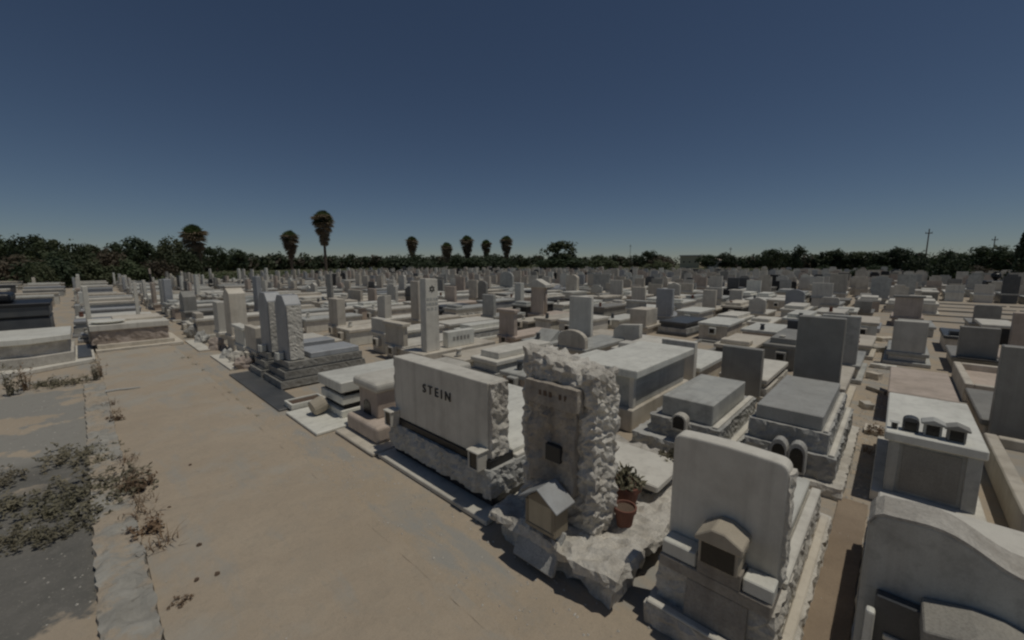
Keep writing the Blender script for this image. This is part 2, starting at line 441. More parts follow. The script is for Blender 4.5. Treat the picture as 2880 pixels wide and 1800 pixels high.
# wavy-topped headstone close to the camera
t = Thing('wavy_headstone_tomb', 'dark grey tomb with wavy-topped rounded headstone at the lower right corner', 'tomb', 2.6, -0.5)
wave = [(0.0, 0.05), (-0.98, 0.05), (-0.98, 1.36)]
for i in range(25):
    u = i / 24.0
    y = -0.98 + 0.93 * u
    z = 1.395 + 0.05 * math.cos(u * 2 * math.pi * 1.0) - 0.025 * math.cos(u * 4 * math.pi)
    wave.append((y, z))
wave += [(-0.02, 1.40), (0.0, 1.36)]
hs = t.prism('headstone', wave, 2.52, 2.70, 'grey_marble', 'x', 0.022, 3)
t.prism('sunlit_top_edge', [(y, z + 0.002) for y, z in wave[2:]] + [(y, z - 0.012) for y, z in wave[2:][::-1]], 2.518, 2.73, 'rock_white', 'x', 0.0)  # whiter strip along the top, sunlight put into its colour
t.rough('base', 2.30, 4.75, -1.05, -0.0, 0.0, 0.32, 'rock_grey', cell=0.09, amp=0.015, seed=8)
t.box('ledge', 2.32, 2.52, -1.0, -0.03, 0.325, 0.60, 'grey_granite', 0.01)
t.box('ledger_slab', 2.74, 4.65, -1.0, -0.04, 0.325, 0.62, 'pale_stone', 0.012)
pl = t.box('plaque', 2.46, 2.516, -0.235, -0.06, 0.66, 1.04, 'dark_granite', 0.006)
t.box('plaque_rail', 2.44, 2.462, -0.235, -0.10, 0.84, 0.865, 'pale_stone', 0.004, parent=pl)
t.box('vase', 2.40, 2.45, -0.065, -0.03, 0.60, 0.98, 'white_marble', 0.012, 2)
lb = t.box('lantern_box', 2.30, 2.515, -0.56, -0.24, 0.60, 1.0, 'tan_plaster', 0.008)
t.box('opening', 2.296, 2.31, -0.52, -0.29, 0.66, 0.97, 'glass_and_hollow_dark', 0, parent=lb)  # flat near-black plate, the hollow's shade painted on
t.prism('pediment', [(-0.60, 0.995), (-0.21, 0.995), (-0.21, 1.085), (-0.36, 1.125), (-0.45, 1.125), (-0.60, 1.085)], 2.27, 2.516, 'concrete', 'x', 0.006, parent=lb)
ROW0.append((0, -1.05, 0.0))

# tomb with smooth rounded headstone and pediment candle house
t = Thing('pediment_tomb', 'grey tomb with smooth round-cornered headstone and tan gabled candle house', 'tomb', 3.6, 0.68)
hso = [(0.375, 0.54), (1.08, 0.54)] + arc(1.02, 1.325, 0.06, 0.06, 0, 90, 5) + [(0.88, 1.393), (0.73, 1.397), (0.58, 1.393)] + arc(0.435, 1.325, 0.06, 0.06, 90, 180, 5)
t.prism('headstone', hso, 2.85, 2.99, 'pale_stone', 'x', 0.018, 3)
t.rough('headstone_edge', 2.86, 2.98, 0.36, 0.378, 0.56, 1.32, 'rock_white', cell=0.03, amp=0.012, seed=2, faces='y')
t.box('ledge', 2.705, 2.845, 0.83, 1.065, 0.53, 0.635, 'white_marble', 0.008)
t.box('ledge', 2.705, 2.845, 0.375, 0.545, 0.53, 0.625, 'white_marble', 0.008)
t.box('step', 2.69, 3.02, 0.375, 1.075, 0.44, 0.529, 'weathered_panel', 0.008)
t.rough('body', 2.725, 4.65, 0.355, 1.09, 0.16, 0.44, 'rock_white', cell=0.042, amp=0.016, seed=4, faces='xXyY', bulge=0.008)
t.prism('inscription_plate', [(2.66, 0.165), (2.72, 0.165), (2.72, 0.435), (2.70, 0.435)], 0.50, 0.88, 'weathered_panel', 'y', 0.004)
t.box('ledger_slab', 3.02, 4.62, 0.44, 1.05, 0.442, 0.55, 'white_marble', 0.012)
t.box('side_kerb', 3.03, 4.60, 0.35, 0.425, 0.442, 0.495, 'pale_stone', 0.01)
t.rough('front_kerb', 2.60, 4.80, 0.265, 1.13, 0.0, 0.16, 'rock_white', cell=0.045, amp=0.016, seed=6, faces='xXyY')
t.box('kerb_cap', 2.60, 2.66, 0.35, 1.12, 0.161, 0.185, 'pale_stone', 0.008)
t.box('kerb_cap', 2.60, 4.74, 0.28, 0.345, 0.161, 0.185, 'cream_stone', 0.008)
t.box('house_base', 2.685, 2.845, 0.552, 0.818, 0.5295, 0.638, 'weathered_panel', 0.004)
ch = t.box('candle_house', 2.65, 2.845, 0.565, 0.805, 0.638, 0.80, 'tan_plaster', 0.006)
t.box('opening', 2.644, 2.66, 0.585, 0.785, 0.648, 0.797, 'glass_and_hollow_dark', 0, parent=ch)  # house is solid; dark plate carries the hollow's shade as colour
t.prism('pediment', [(0.54, 0.798), (0.83, 0.798), (0.83, 0.822), (0.725, 0.905), (0.645, 0.905), (0.54, 0.85)], 2.63, 2.846, 'tan_plaster', 'x', 0.008, parent=ch)
ROW0.append((0, 0.24, 1.14))

# rough-hewn boulder memorial
t = Thing('rough_memorial', 'rough-hewn boulder stele on a jagged rock slab', 'memorial', 3.0, 1.95)
def stele_fn(p):
    u = (p.y - 1.66) / (2.44 - 1.66)
    k = max(0.0, (p.z - 0.28) / 1.5)
    q = Vector(p)
    q.z += k * (-0.02 + 0.16 * max(0, u - 0.25) * 1.1 + 0.025 * noise.noise(Vector((p.y * 7, p.x * 6, 0.5))))
    q.y += 0.05 * noise.noise(Vector((p.z * 2.3, 1.2, 4.0))) - (u - 0.5) * 0.04 * k
    q.x += 0.03 * noise.noise(Vector((p.z * 2.0, p.y * 2, 9.0)))
    return q
st = t.rough('stele', 2.76, 3.10, 1.66, 2.46, 0.26, 1.72, 'rock_white', cell=0.030, amp=0.027, seed=9, freq=15.0, fn=stele_fn)
t.rough('inscription_panel', 2.705, 2.80, 1.84, 2.34, 0.62, 1.50, 'weathered_panel', cell=0.035, amp=0.026, seed=12, freq=9.0, faces='x', parent=st)
t.rough('name_band', 2.672, 2.75, 1.80, 2.36, 1.38, 1.575, 'weathered_panel', cell=0.05, amp=0.006, seed=13, faces='xyYzZ', parent=st)
for i, (a, b) in enumerate(((2.20, 2.175), (2.15, 2.12), (2.09, 2.065), (1.985, 1.96), (1.93, 1.905))):
    t.box('engraved_mark', 2.668, 2.70, b, a, 1.465, 1.51, 'soil', 0.0, parent=st)
ph = t.box('portrait_plate', 2.655, 2.71, 1.955, 2.115, 0.90, 1.05, 'lettering_dark', 0.006, parent=st)
def slab_fn(p):
    q = Vector(p)
    q.x += 0.05 * noise.noise(Vector((p.y * 2.1, p.z * 3, 2.0)))
    q.y += 0.04 * noise.noise(Vector((p.x * 2.0, p.z * 3, 7.0)))
    if p.z > 0.2: q.z += 0.03 * noise.noise(Vector((p.x * 2.5, p.y * 2.5, 1.0)))
    else:
        c = Vector((3.6, 1.95, p.z)); q.x += (c.x - p.x) * 0.08; q.y += (c.y - p.y) * 0.12
    return q
t.rough('rock_slab', 2.46, 4.75, 1.30, 2.64, 0.015, 0.295, 'rock_white', cell=0.042, amp=0.030, seed=15, freq=9.0, fn=slab_fn)
t.prism('sloping_plate', [(2.39, 0.07), (2.43, 0.05), (2.60, 0.36), (2.56, 0.38)], 1.82, 2.26, 'rock_grey', 'y', 0.008)
ROW0.append((0, 1.25, 2.7))

t = Thing('candle_house', 'wooden house-shaped candle box with grey metal roof against the boulder stele', 'candle box', 2.58, 2.0, z=0.36)
t.off = Vector((0, 0, 0))
t.box('back', 0.06, 0.075, -0.14, 0.14, 0.0, 0.26, 'wood', 0.003)
t.box('side', -0.12, 0.06, -0.155, -0.135, 0.0, 0.26, 'wood', 0.003)
t.box('side', -0.12, 0.06, 0.135, 0.155, 0.0, 0.26, 'wood', 0.003)
t.box('floor', -0.118, 0.06, -0.135, 0.135, 0.0, 0.02, 'wood', 0.0)
t.box('frame', -0.135, -0.12, -0.155, 0.155, 0.02, 0.045, 'wood', 0.003)
t.box('frame', -0.135, -0.12, -0.155, -0.125, 0.047, 0.255, 'wood', 0.003)
t.box('frame', -0.135, -0.12, 0.125, 0.155, 0.047, 0.255, 'wood', 0.003)
t.box('front_panel', -0.128, -0.121, -0.125, 0.125, 0.045, 0.26, 'yellow_panel', 0.002)
for s in (-1, 1):
    t.prism('roof', [(0.0, 0.385), (s * 0.205, 0.255), (s * 0.205, 0.27), (0.0, 0.402)][::s], -0.17, 0.085, 'sheet_metal', 'x', 0.003)
t.prism('gable', [(-0.15, 0.262), (0.15, 0.262), (0.0, 0.375)], -0.128, -0.115, 'wood', 'x', 0.0)

# STEIN double tomb
t = Thing('double_tomb', 'wide grey double tomb with headstone reading STEIN', 'tomb', 3.7, 3.85)
fr = t.box('footing', 2.545, 5.05, 2.76, 4.90, 0.0, 0.055, 'pale_stone', 0.008)
t.box('plinth', 2.76, 4.95, 2.90, 4.80, 0.055, 0.15, 'black_granite', 0.006)
t.rough('body', 2.715, 4.98, 2.87, 4.83, 0.152, 0.47, 'rock_grey', cell=0.04, amp=0.022, seed=21, faces='xXyY', freq=12, bulge=0.016)
t.box('black_band', 2.742, 3.10, 2.91, 4.80, 0.471, 0.56, 'black_granite', 0.005)
hs = t.box('headstone', 2.76, 3.03, 2.955, 4.755, 0.56, 1.385, 'pale_stone', 0.012, 2)
t.rough('hewn_edge', 2.78, 3.02, 2.915, 2.96, 0.57, 1.375, 'rock_white', cell=0.03, amp=0.017, seed=22, faces='y', freq=14, parent=hs)
t.rough('hewn_edge', 2.78, 3.02, 4.75, 4.795, 0.57, 1.375, 'rock_white', cell=0.03, amp=0.017, seed=23, faces='Y', freq=14, parent=hs)
t.box('ledger_slab', 3.12, 4.90, 2.95, 4.75, 0.472, 0.56, 'white_marble', 0.012)
t.box('side_kerb', 3.12, 4.95, 2.88, 2.945, 0.472, 0.51, 'pale_stone', 0.008)
cu = bpy.data.curves.new('lettering', 'FONT')
cu.body = 'STEIN'; cu.size = 0.15; cu.extrude = 0.006; cu.space_character = 1.55; cu.align_x = 'CENTER'
cu.offset = 0.0
tmp = bpy.data.objects.new('lettering_tmp', cu); COL.objects.link(tmp)
bpy.context.view_layer.update()
me = bpy.data.meshes.new_from_object(tmp.evaluated_get(bpy.context.evaluated_depsgraph_get()))
bpy.data.objects.remove(tmp)
me.name = 'lettering'; me.materials.clear(); me.materials.append(MATS['lettering_dark'])
lt = link('lettering', me, hs)
lt.rotation_euler = (R(90), 0, R(-90))
lt.location = Vector((2.754, 3.83, 1.045)) + t.off
ROW0.append((0, 2.74, 4.92))
for y, lb_ in ((3.04, 'white cube candle box at the near end of the STEIN ledge'), (4.74, 'white cube candle box at the far end of the STEIN ledge')):
    lantern('candle_box', lb_, 2.69, y, 0.47, 0.16, 0.14, 0.19, 'pale_stone', 'flat')

# small pinkish tomb with softened edges and an arched niche
t = Thing('rounded_tomb', 'small pinkish tomb with softly rounded lid and arched front niche', 'tomb', 3.4, 5.6)
t.box('footing', 2.49, 4.9, 4.95, 6.12, 0.0, 0.05, 'cream_stone', 0.012)
t.box('kerb', 2.66, 4.8, 5.14, 6.08, 0.052, 0.30, 'pink_stone', 0.05, 3)
bd = t.box('body', 2.86, 4.6, 5.45, 6.02, 0.30, 0.70, 'pink_stone', 0.02, 2)
t.box('lid', 2.80, 4.66, 5.38, 6.12, 0.70, 0.86, 'pale_stone', 0.06, 3)
t.prism('niche', [(5.66, 0.305), (5.88, 0.305), (5.88, 0.44)] + arc(5.77, 0.44, 0.11, 0.09, 0, 180, 8)[1:], 2.852, 2.87, 'glass_and_hollow_dark', 'x', 0.0, parent=bd)  # flat dark plate, shade of the recess put into its colour
ROW0.append((0, 4.93, 6.14))

# white and black banded tomb
t = Thing('banded_tomb', 'white tomb banded with black stripes on a broad white slab', 'tomb', 3.5, 6.95)
t.box('front_slab', 2.24, 4.9, 6.20, 7.52, 0.0, 0.045, 'white_marble', 0.008)
t.box('base', 2.78, 4.75, 6.52, 7.38, 0.046, 0.17, 'white_marble', 0.01)
t.box('black_stripe', 2.86, 4.70, 6.56, 7.34, 0.17, 0.26, 'black_granite', 0.004)
t.box('middle_course', 2.80, 4.74, 6.52, 7.38, 0.26, 0.40, 'white_marble', 0.01)
t.box('black_stripe', 2.86, 4.70, 6.56, 7.34, 0.40, 0.48, 'black_granite', 0.004)
t.box('ledger_slab', 2.77, 4.76, 6.48, 7.42, 0.48, 0.66, 'white_marble', 0.015)
ROW0.append((0, 6.18, 7.54))
t = Thing('stone_vase', 'stubby tan stone drum lying beside the banded white tomb', 'vase', 2.60, 7.02, z=0.045)
t.off = Vector((0, 0, 0))
bm = lathe_bm(0, 0, [(0.10, -0.12), (0.135, -0.10), (0.14, 0.08), (0.125, 0.12), (0.10, 0.125), (0.095, 0.06)], 16)
bmesh.ops.rotate(bm, cent=(0, 0, 0), matrix=Matrix.Rotation(R(72), 3, 'Y') , verts=bm.verts[:])
bmesh.ops.translate(bm, vec=(0, 0, 0.145), verts=bm.verts[:])
t.add('drum', bm, 'tan_plaster', smooth=False)

# grey granite pair of steles
t = Thing('twin_stele_tomb', 'stepped blue-grey granite tomb with two tall gabled steles', 'tomb', 3.4, 9.9)
t.box('front_slab', 2.20, 2.66, 7.75, 11.2, 0.0, 0.03, 'dark_granite', 0.004)
for i, (y0, y1) in enumerate(((9.02, 10.15), (10.35, 11.2))):
    z = 0.03
    for j in range(3):
        e = 0.10 * j
        t.rough('step', 2.64 + e, 4.55 - e * 0.5, y0 + e * 0.45, y1 - e * 0.45, z, z + 0.15, 'grey_granite', cell=0.05, amp=0.008, seed=31 + i * 3 + j, faces='xXyY')
        z += 0.155
        if j < 2:
            t.box('joint', 2.68 + e, 4.5 - e * 0.5, y0 + 0.04 + e * 0.45, y1 - 0.04 - e * 0.45, z - 0.01, z + 0.03, 'dark_granite', 0.0)
            z += 0.025
    t.box('ledger_slab', 3.32, 4.42, y0 + 0.16, y1 - 0.16, z, z + 0.12, 'blue_granite', 0.01)
    yc = (y0 + y1) / 2
    so = [(yc - 0.33, z), (yc + 0.33, z), (yc + 0.33, 1.74), (yc + 0.16, 1.93), (yc - 0.16, 1.93), (yc - 0.33, 1.74)]
    sd = t.prism('stele', so, 2.90, 3.22, 'blue_granite', 'x', 0.01)
    t.rough('hewn_edge', 2.92, 3.20, yc - 0.365, yc - 0.325, z + 0.02, 1.72, 'pale_stone', cell=0.04, amp=0.008, seed=40 + i, faces='y', parent=sd)
    t.box('candle_block', 2.74, 2.88, yc - 0.10, yc + 0.06, z, z + 0.16, 'white_marble', 0.008)
ROW0.append((0, 7.72, 11.25))
t = Thing('planter', 'white-framed bed of red soil before the banded tomb', 'planter', 2.62, 7.72)
for a in ((2.35, 2.95, 7.57, 7.61), (2.35, 2.95, 7.90, 7.94), (2.35, 2.39, 7.61, 7.90), (2.91, 2.95, 7.61, 7.90)):
    t.box('frame', *a, 0.03, 0.13, 'white_marble', 0.005)
t.box('soil', 2.39, 2.91, 7.61, 7.90, 0.031, 0.105, 'soil', 0.0)

# things around the boulder memorial
def plant_pot(label, x, y, z, r, h, tilt=0.0, plant=True, seed=1):
    t = Thing('flower_pot', label, 'flower pot', x, y, 'clay flower pots', z)
    t.off = Vector((0, 0, 0))
    bm = lathe_bm(0, 0, [(r * 0.68, 0), (r * 0.92, h * 0.80), (r * 1.06, h * 0.80), (r * 1.08, h), (r * 0.93, h), (r * 0.88, h * 0.86)], 18)
    t.add('pot', bm, 'terracotta')
    bm = cyl_bm(0, 0, h * 0.80, h * 0.9, r * 0.86, r * 0.86, 14)
    t.add('soil', bm, 'soil')
    if plant:
        rr = random.Random(seed); vs, fs = [], []
        for _ in range(170):
            a = rr.uniform(0, 6.28); rad = r * rr.uniform(0, 1.15) ; zz = h * 0.92 + rr.uniform(0, h * 0.75) * (1 - (rad / (r * 1.3)) ** 2)
            c = Vector((rad * math.cos(a), rad * math.sin(a), zz)); d = Vector((rr.uniform(-1, 1), rr.uniform(-1, 1), rr.uniform(0.1, 1))).normalized() * 0.06
            e = d.cross(Vector((rr.uniform(-1, 1), rr.uniform(-1, 1), rr.uniform(-1, 1)))).normalized() * 0.016
            b = len(vs); vs += [c - d * 0.3 - e * .3, c + d * 0.3 - e, c + d, c + d * 0.3 + e]; fs.append((b, b + 1, b + 2, b + 3))
        link('plant', raw_mesh('plant', vs, fs, 'weed_green'), t.o)
    if tilt: t.o.rotation_euler = (0, tilt, R(35))
    return t
plant_pot('large clay pot with a bushy succulent beside the boulder stele', 3.40, 1.72, 0.285, 0.14, 0.24, seed=3)
plant_pot('empty clay pot on the rock slab beside the boulder stele', 3.12, 1.575, 0.285, 0.095, 0.19, plant=False)
plant_pot('low clay bowl with plant behind the leaning stone slab', 4.35, 1.62, 0.285, 0.17, 0.15, seed=5)
t = Thing('stone_slab', 'loose white stone slab propped on blocks behind the clay pots', 'slab', 4.0, 1.75)
t.box('slab', 3.62, 4.30, 1.50, 2.35, 0.40, 0.47, 'pale_stone', 0.012)
t.box('block', 3.75, 4.22, 1.62, 1.75, 0.27, 0.40, 'dark_granite', 0.006)
t.box('block', 3.75, 4.22, 2.10, 2.25, 0.27, 0.40, 'dark_granite', 0.006)

# ------------------------------------------------------------------ second row, near tombs
t = Thing('lidded_tomb', 'large grey chest tomb with thick overhanging marble lid behind the boulder stele', 'tomb', 6.8, 3.35)
t.box('base', 5.63, 7.95, 2.79, 3.80, 0.0, 0.36, 'cream_stone', 0.015)
bd = t.box('body', 5.74, 7.80, 2.84, 3.70, 0.36, 0.87, 'grey_marble', 0.008)
t.box('corner_pilaster', 5.715, 5.80, 2.82, 2.90, 0.362, 0.868, 'pale_stone', 0.005)
t.box('corner_pilaster', 5.715, 5.80, 3.64, 3.72, 0.362, 0.868, 'pale_stone', 0.005)
t.box('lid', 5.60, 7.95, 2.72, 3.82, 0.87, 1.0, 'white_marble', 0.02, 2)
ROW0.append((1, 2.7, 3.84))
t = Thing('paired_lid_tomb', 'white tomb with blue-grey bolster, adjoining the large lidded chest tomb', 'tomb', 6.9, 4.4)
t.box('base', 5.70, 7.9, 3.90, 4.85, 0.0, 0.5, 'grey_marble', 0.015)
t.box('ledger_slab', 5.66, 7.95, 3.87, 4.88, 0.5, 0.66, 'white_marble', 0.02)
t.box('bolster', 5.72, 6.15, 4.0, 4.8, 0.66, 0.80, 'blue_granite', 0.04, 3)
ROW0.append((1, 3.86, 4.9))

t = Thing('striped_granite_tomb', 'striped grey granite slab tomb on two rock-faced steps with an arched candle niche', 'tomb', 6.4, 1.95)
t.rough('step', 5.30, 7.45, 1.36, 2.62, 0.0, 0.20, 'rock_grey', cell=0.045, amp=0.018, seed=51, faces='xXyY')
t.box('step_cap', 5.34, 7.42, 1.40, 1.47, 0.2, 0.225, 'pale_stone', 0.006)
t.rough('step', 5.46, 7.30, 1.50, 2.44, 0.2, 0.46, 'rock_grey', cell=0.045, amp=0.018, seed=52, faces='xXyY')
t.box('step_cap', 5.50, 7.26, 1.53, 1.60, 0.46, 0.485, 'pale_stone', 0.006)
t.box('ledger_slab', 5.56, 7.1, 1.62, 2.30, 0.46, 0.745, 'grey_marble', 0.01)
ROW0.append((1, 1.34, 2.64))
def arch_box(label, x, y, z, w, h, n=1):
    t = Thing('arched_candle_box', label, 'candle box', x, y, 'arched candle boxes', z)
    t.off = Vector((0, 0, 0))
    for i in range(n):
        c = (i - (n - 1) / 2.0) * w
        o = [(c - w / 2 + 0.004, 0), (c + w / 2 - 0.004, 0), (c + w / 2 - 0.004, h * 0.65)] + arc(c, h * 0.65, w / 2 - 0.004, h * 0.35, 0, 180, 8)[1:]
        sh = t.prism('shell', o, -0.07, 0.07, 'rock_grey' if n > 1 else 'pale_stone', 'x', 0.006)
        k = 0.76
        o2 = [(c + (p[0] - c) * k, 0.03 + p[1] * k) for p in o]
        t.prism('opening', o2, -0.074, -0.05, 'glass_and_hollow_dark', 'x', 0.0, parent=sh)  # dark plate on the solid shell, shade of the hollow as colour
    return t
arch_box('small arched candle box against the striped granite tomb', 5.42, 1.98, 0.36, 0.20, 0.23, 1)

t = Thing('stepped_granite_tomb', 'dark grey granite slab tomb on rock-faced steps behind a twin arched candle box', 'tomb', 6.6, 0.8)
t.rough('step', 5.52, 7.95, 0.24, 1.30, 0.0, 0.13, 'rock_white', cell=0.045, amp=0.016, seed=61, faces='xXyY')
t.rough('step', 5.62, 7.85, 0.33, 1.25, 0.13, 0.42, 'rock_grey', cell=0.045, amp=0.018, seed=62, faces='xXyY')
t.box('step_cap', 5.66, 7.82, 0.345, 0.40, 0.42, 0.445, 'pale_stone', 0.006)
t.rough('step', 5.70, 7.75, 0.42, 1.22, 0.42, 0.66, 'rock_grey', cell=0.045, amp=0.018, seed=63, faces='xXyY')
t.box('step_cap', 5.74, 7.7, 0.43, 0.475, 0.66, 0.685, 'pale_stone', 0.006)
t.box('ledger_slab', 5.76, 7.6, 0.49, 1.17, 0.66, 0.84, 'grey_granite_light', 0.01)
ROW0.append((1, 0.22, 1.32))
arch_box('twin-arched dark candle box before the stepped granite tomb', 5.53, 0.76, 0.20, 0.18, 0.36, 2)

t = Thing('chest_tomb', 'grey chest tomb with white top carrying three candle houses', 'tomb', 6.8, -0.42)
t.box('footing', 5.80, 7.75, -0.84, 0.02, 0.0, 0.12, 'pale_stone', 0.01)
bd = t.box('body', 5.92, 7.65, -0.74, -0.10, 0.12, 0.70, 'grey_marble', 0.006)
t.box('pilaster', 5.89, 6.0, -0.765, -0.66, 0.121, 0.699, 'grey_marble', 0.005, parent=bd)
t.box('pilaster', 5.89, 6.0, -0.17, -0.08, 0.121, 0.699, 'grey_marble', 0.005, parent=bd)
t.box('panel', 5.91, 5.925, -0.63, -0.20, 0.16, 0.66, 'grey_granite', 0.0, parent=bd)
t.box('ledger_slab', 5.86, 7.72, -0.79, -0.04, 0.70, 0.80, 'white_marble', 0.012)
ROW0.append((1, -0.86, 0.03))
lantern('candle_house', 'grey peaked candle house with finial, middle of three on the chest tomb', 6.02, -0.40, 0.80, 0.135, 0.12, 0.13, 'grey_marble', 'gable')
lantern('candle_house', 'dark peaked candle house, third from the aisle on the chest tomb', 6.0, -0.57, 0.80, 0.135, 0.12, 0.125, 'grey_granite', 'gable')
lantern('candle_box', 'black round-topped candle box, nearest the aisle on the chest tomb', 6.05, -0.235, 0.80, 0.13, 0.12, 0.11, 'dark_granite', 'arch')
lantern('candle_jar', 'tiny pale memorial jar at the chest tomb\'s aisle corner', 6.02, -0.11, 0.80, 0.055, 0.055, 0.07, 'grey_marble', 'flat')

# ------------------------------------------------------------------ across the path: low tombs
t = Thing('chamfered_tomb', 'low pale tomb with chamfered lid and rock-faced sides beside the path', 'tomb', -1.0, 15.9)
base = [(-3.0, 14.9), (-1.15, 14.62), (0.10, 15.35), (0.10, 18.2), (-3.0, 18.2)]
t.prism('footing', base, 0.0, 0.10, 'pale_stone', 'z', 0.01)
def inset(pts, d):
    c = Vector((sum(p[0] for p in pts) / len(pts), sum(p[1] for p in pts) / len(pts)))
    return [tuple(Vector(p) + (c - Vector(p)).normalized() * d) for p in pts]
b2 = [(-2.9, 15.3), (-0.98, 15.05), (-0.26, 15.35), (-0.26, 17.4), (-2.9, 17.4)]
t.prism('lower_course', b2, 0.10, 0.34, 'rock_white', 'z', 0.01)
b3 = [(-2.8, 15.5), (-0.98, 15.22), (-0.34, 15.50), (-0.34, 17.3), (-2.8, 17.3)]
bm = prism_bm(b3, 0.34, 0.66, 'z', 0)
bmesh.ops.subdivide_edges(bm, edges=bm.edges[:], cuts=12, use_grid_fill=True)
for v in bm.verts:
    v.co += noise.noise_vector(v.co * 6) * 0.035
t.add('rock_course', bm, 'rock_white')
b4 = [(-2.9, 15.4), (-0.98, 15.08), (-0.28, 15.40), (-0.28, 17.4), (-2.9, 17.4)]
t.prism('lid', b4, 0.66, 0.80, 'white_marble', 'z', 0.012)
t.box('side_bed', -0.22, 0.05, 15.6, 18.0, 0.101, 0.13, 'dark_granite', 0)
ROW0.append((-2, 14.5, 18.25))

t = Thing('end_tomb', 'broad pinkish rock-faced tomb closing off the path, round plate on its lid', 'tomb', 1.0, 17.8)
t.box('footing', 0.14, 2.15, 16.66, 19.2, 0.0, 0.10, 'cream_stone', 0.01)
t.box('lower_step', 0.18, 1.95, 16.85, 19.1, 0.10, 0.22, 'cream_stone', 0.01)
t.rough('body', 0.10, 1.83, 16.98, 19.0, 0.22, 0.62, 'rock_pink', cell=0.08, amp=0.028, seed=71, faces='xXyY', freq=5)
t.box('ledger_slab', 0.06, 1.87, 16.92, 19.05, 0.62, 0.80, 'pale_stone', 0.02, 2)
t.box('raised_panel', 0.62, 1.80, 17.7, 18.9, 0.80, 0.87, 'cream_stone', 0.012)
bm = lathe_bm(0.48, 17.35, [(0.10, 0.80), (0.34, 0.83), (0.40, 0.875), (0.38, 0.88), (0.10, 0.85)], 24)
t.add('round_plate', bm, 'white_marble')
t.box('corner_post', 0.04, 0.17, 19.1, 19.25, 0.0, 1.86, 'pale_stone', 0.012)
t.box('corner_post', 1.26, 1.36, 19.1, 19.2, 0.0, 1.95, 'pale_stone', 0.012)
ROW0.append((-1, 16.5, 19.3))

t = Thing('black_tomb', 'polished black granite tomb with rounded bolster left of the path', 'tomb', -1.6, 19)
t.box('base', -3.0, -0.70, 18.55, 20.6, 0.0, 0.98, 'dark_granite', 0.01)
t.box('plinth', -3.0, -0.72, 18.58, 20.5, 0.98, 1.05, 'black_granite', 0.006)
t.box('body', -3.0, -0.69, 18.52, 20.6, 1.05, 1.34, 'dark_granite', 0.01)
t.box('ledger_slab', -3.05, -0.66, 18.48, 20.65, 1.34, 1.43, 'black_granite', 0.01)
t.box('bolster', -2.6, -1.42, 18.9, 20.4, 1.43, 1.72, 'black_granite', 0.10, 3)
ROW0.append((-2, 18.3, 20.8))

# ------------------------------------------------------------------ rows of tombs behind
COLOUR = {'white_marble': 'white', 'cream_stone': 'cream', 'pale_stone': 'off-white', 'pink_stone': 'pinkish', 'grey_marble': 'pale grey',
          'grey_granite': 'grey', 'blue_granite': 'blue-grey', 'dark_granite': 'charcoal', 'black_granite': 'black', 'rock_white': 'rough white', 'rock_pink': 'rough pink'}
SHAPE = {'flat': 'square-topped', 'round': 'round-topped', 'shoulder': 'round-shouldered', 'gable': 'pointed', 'slant': 'slanting', 'notch': 'notched', 'cap': 'capped', 'columned': 'pedimented'}
PITCH = 2.96
def row_of(x): return int(round((x - 2.75) / PITCH))
ALL = []       # (row, yc, thing, words)
ROW_GROUP = 'tombs in the cemetery rows'

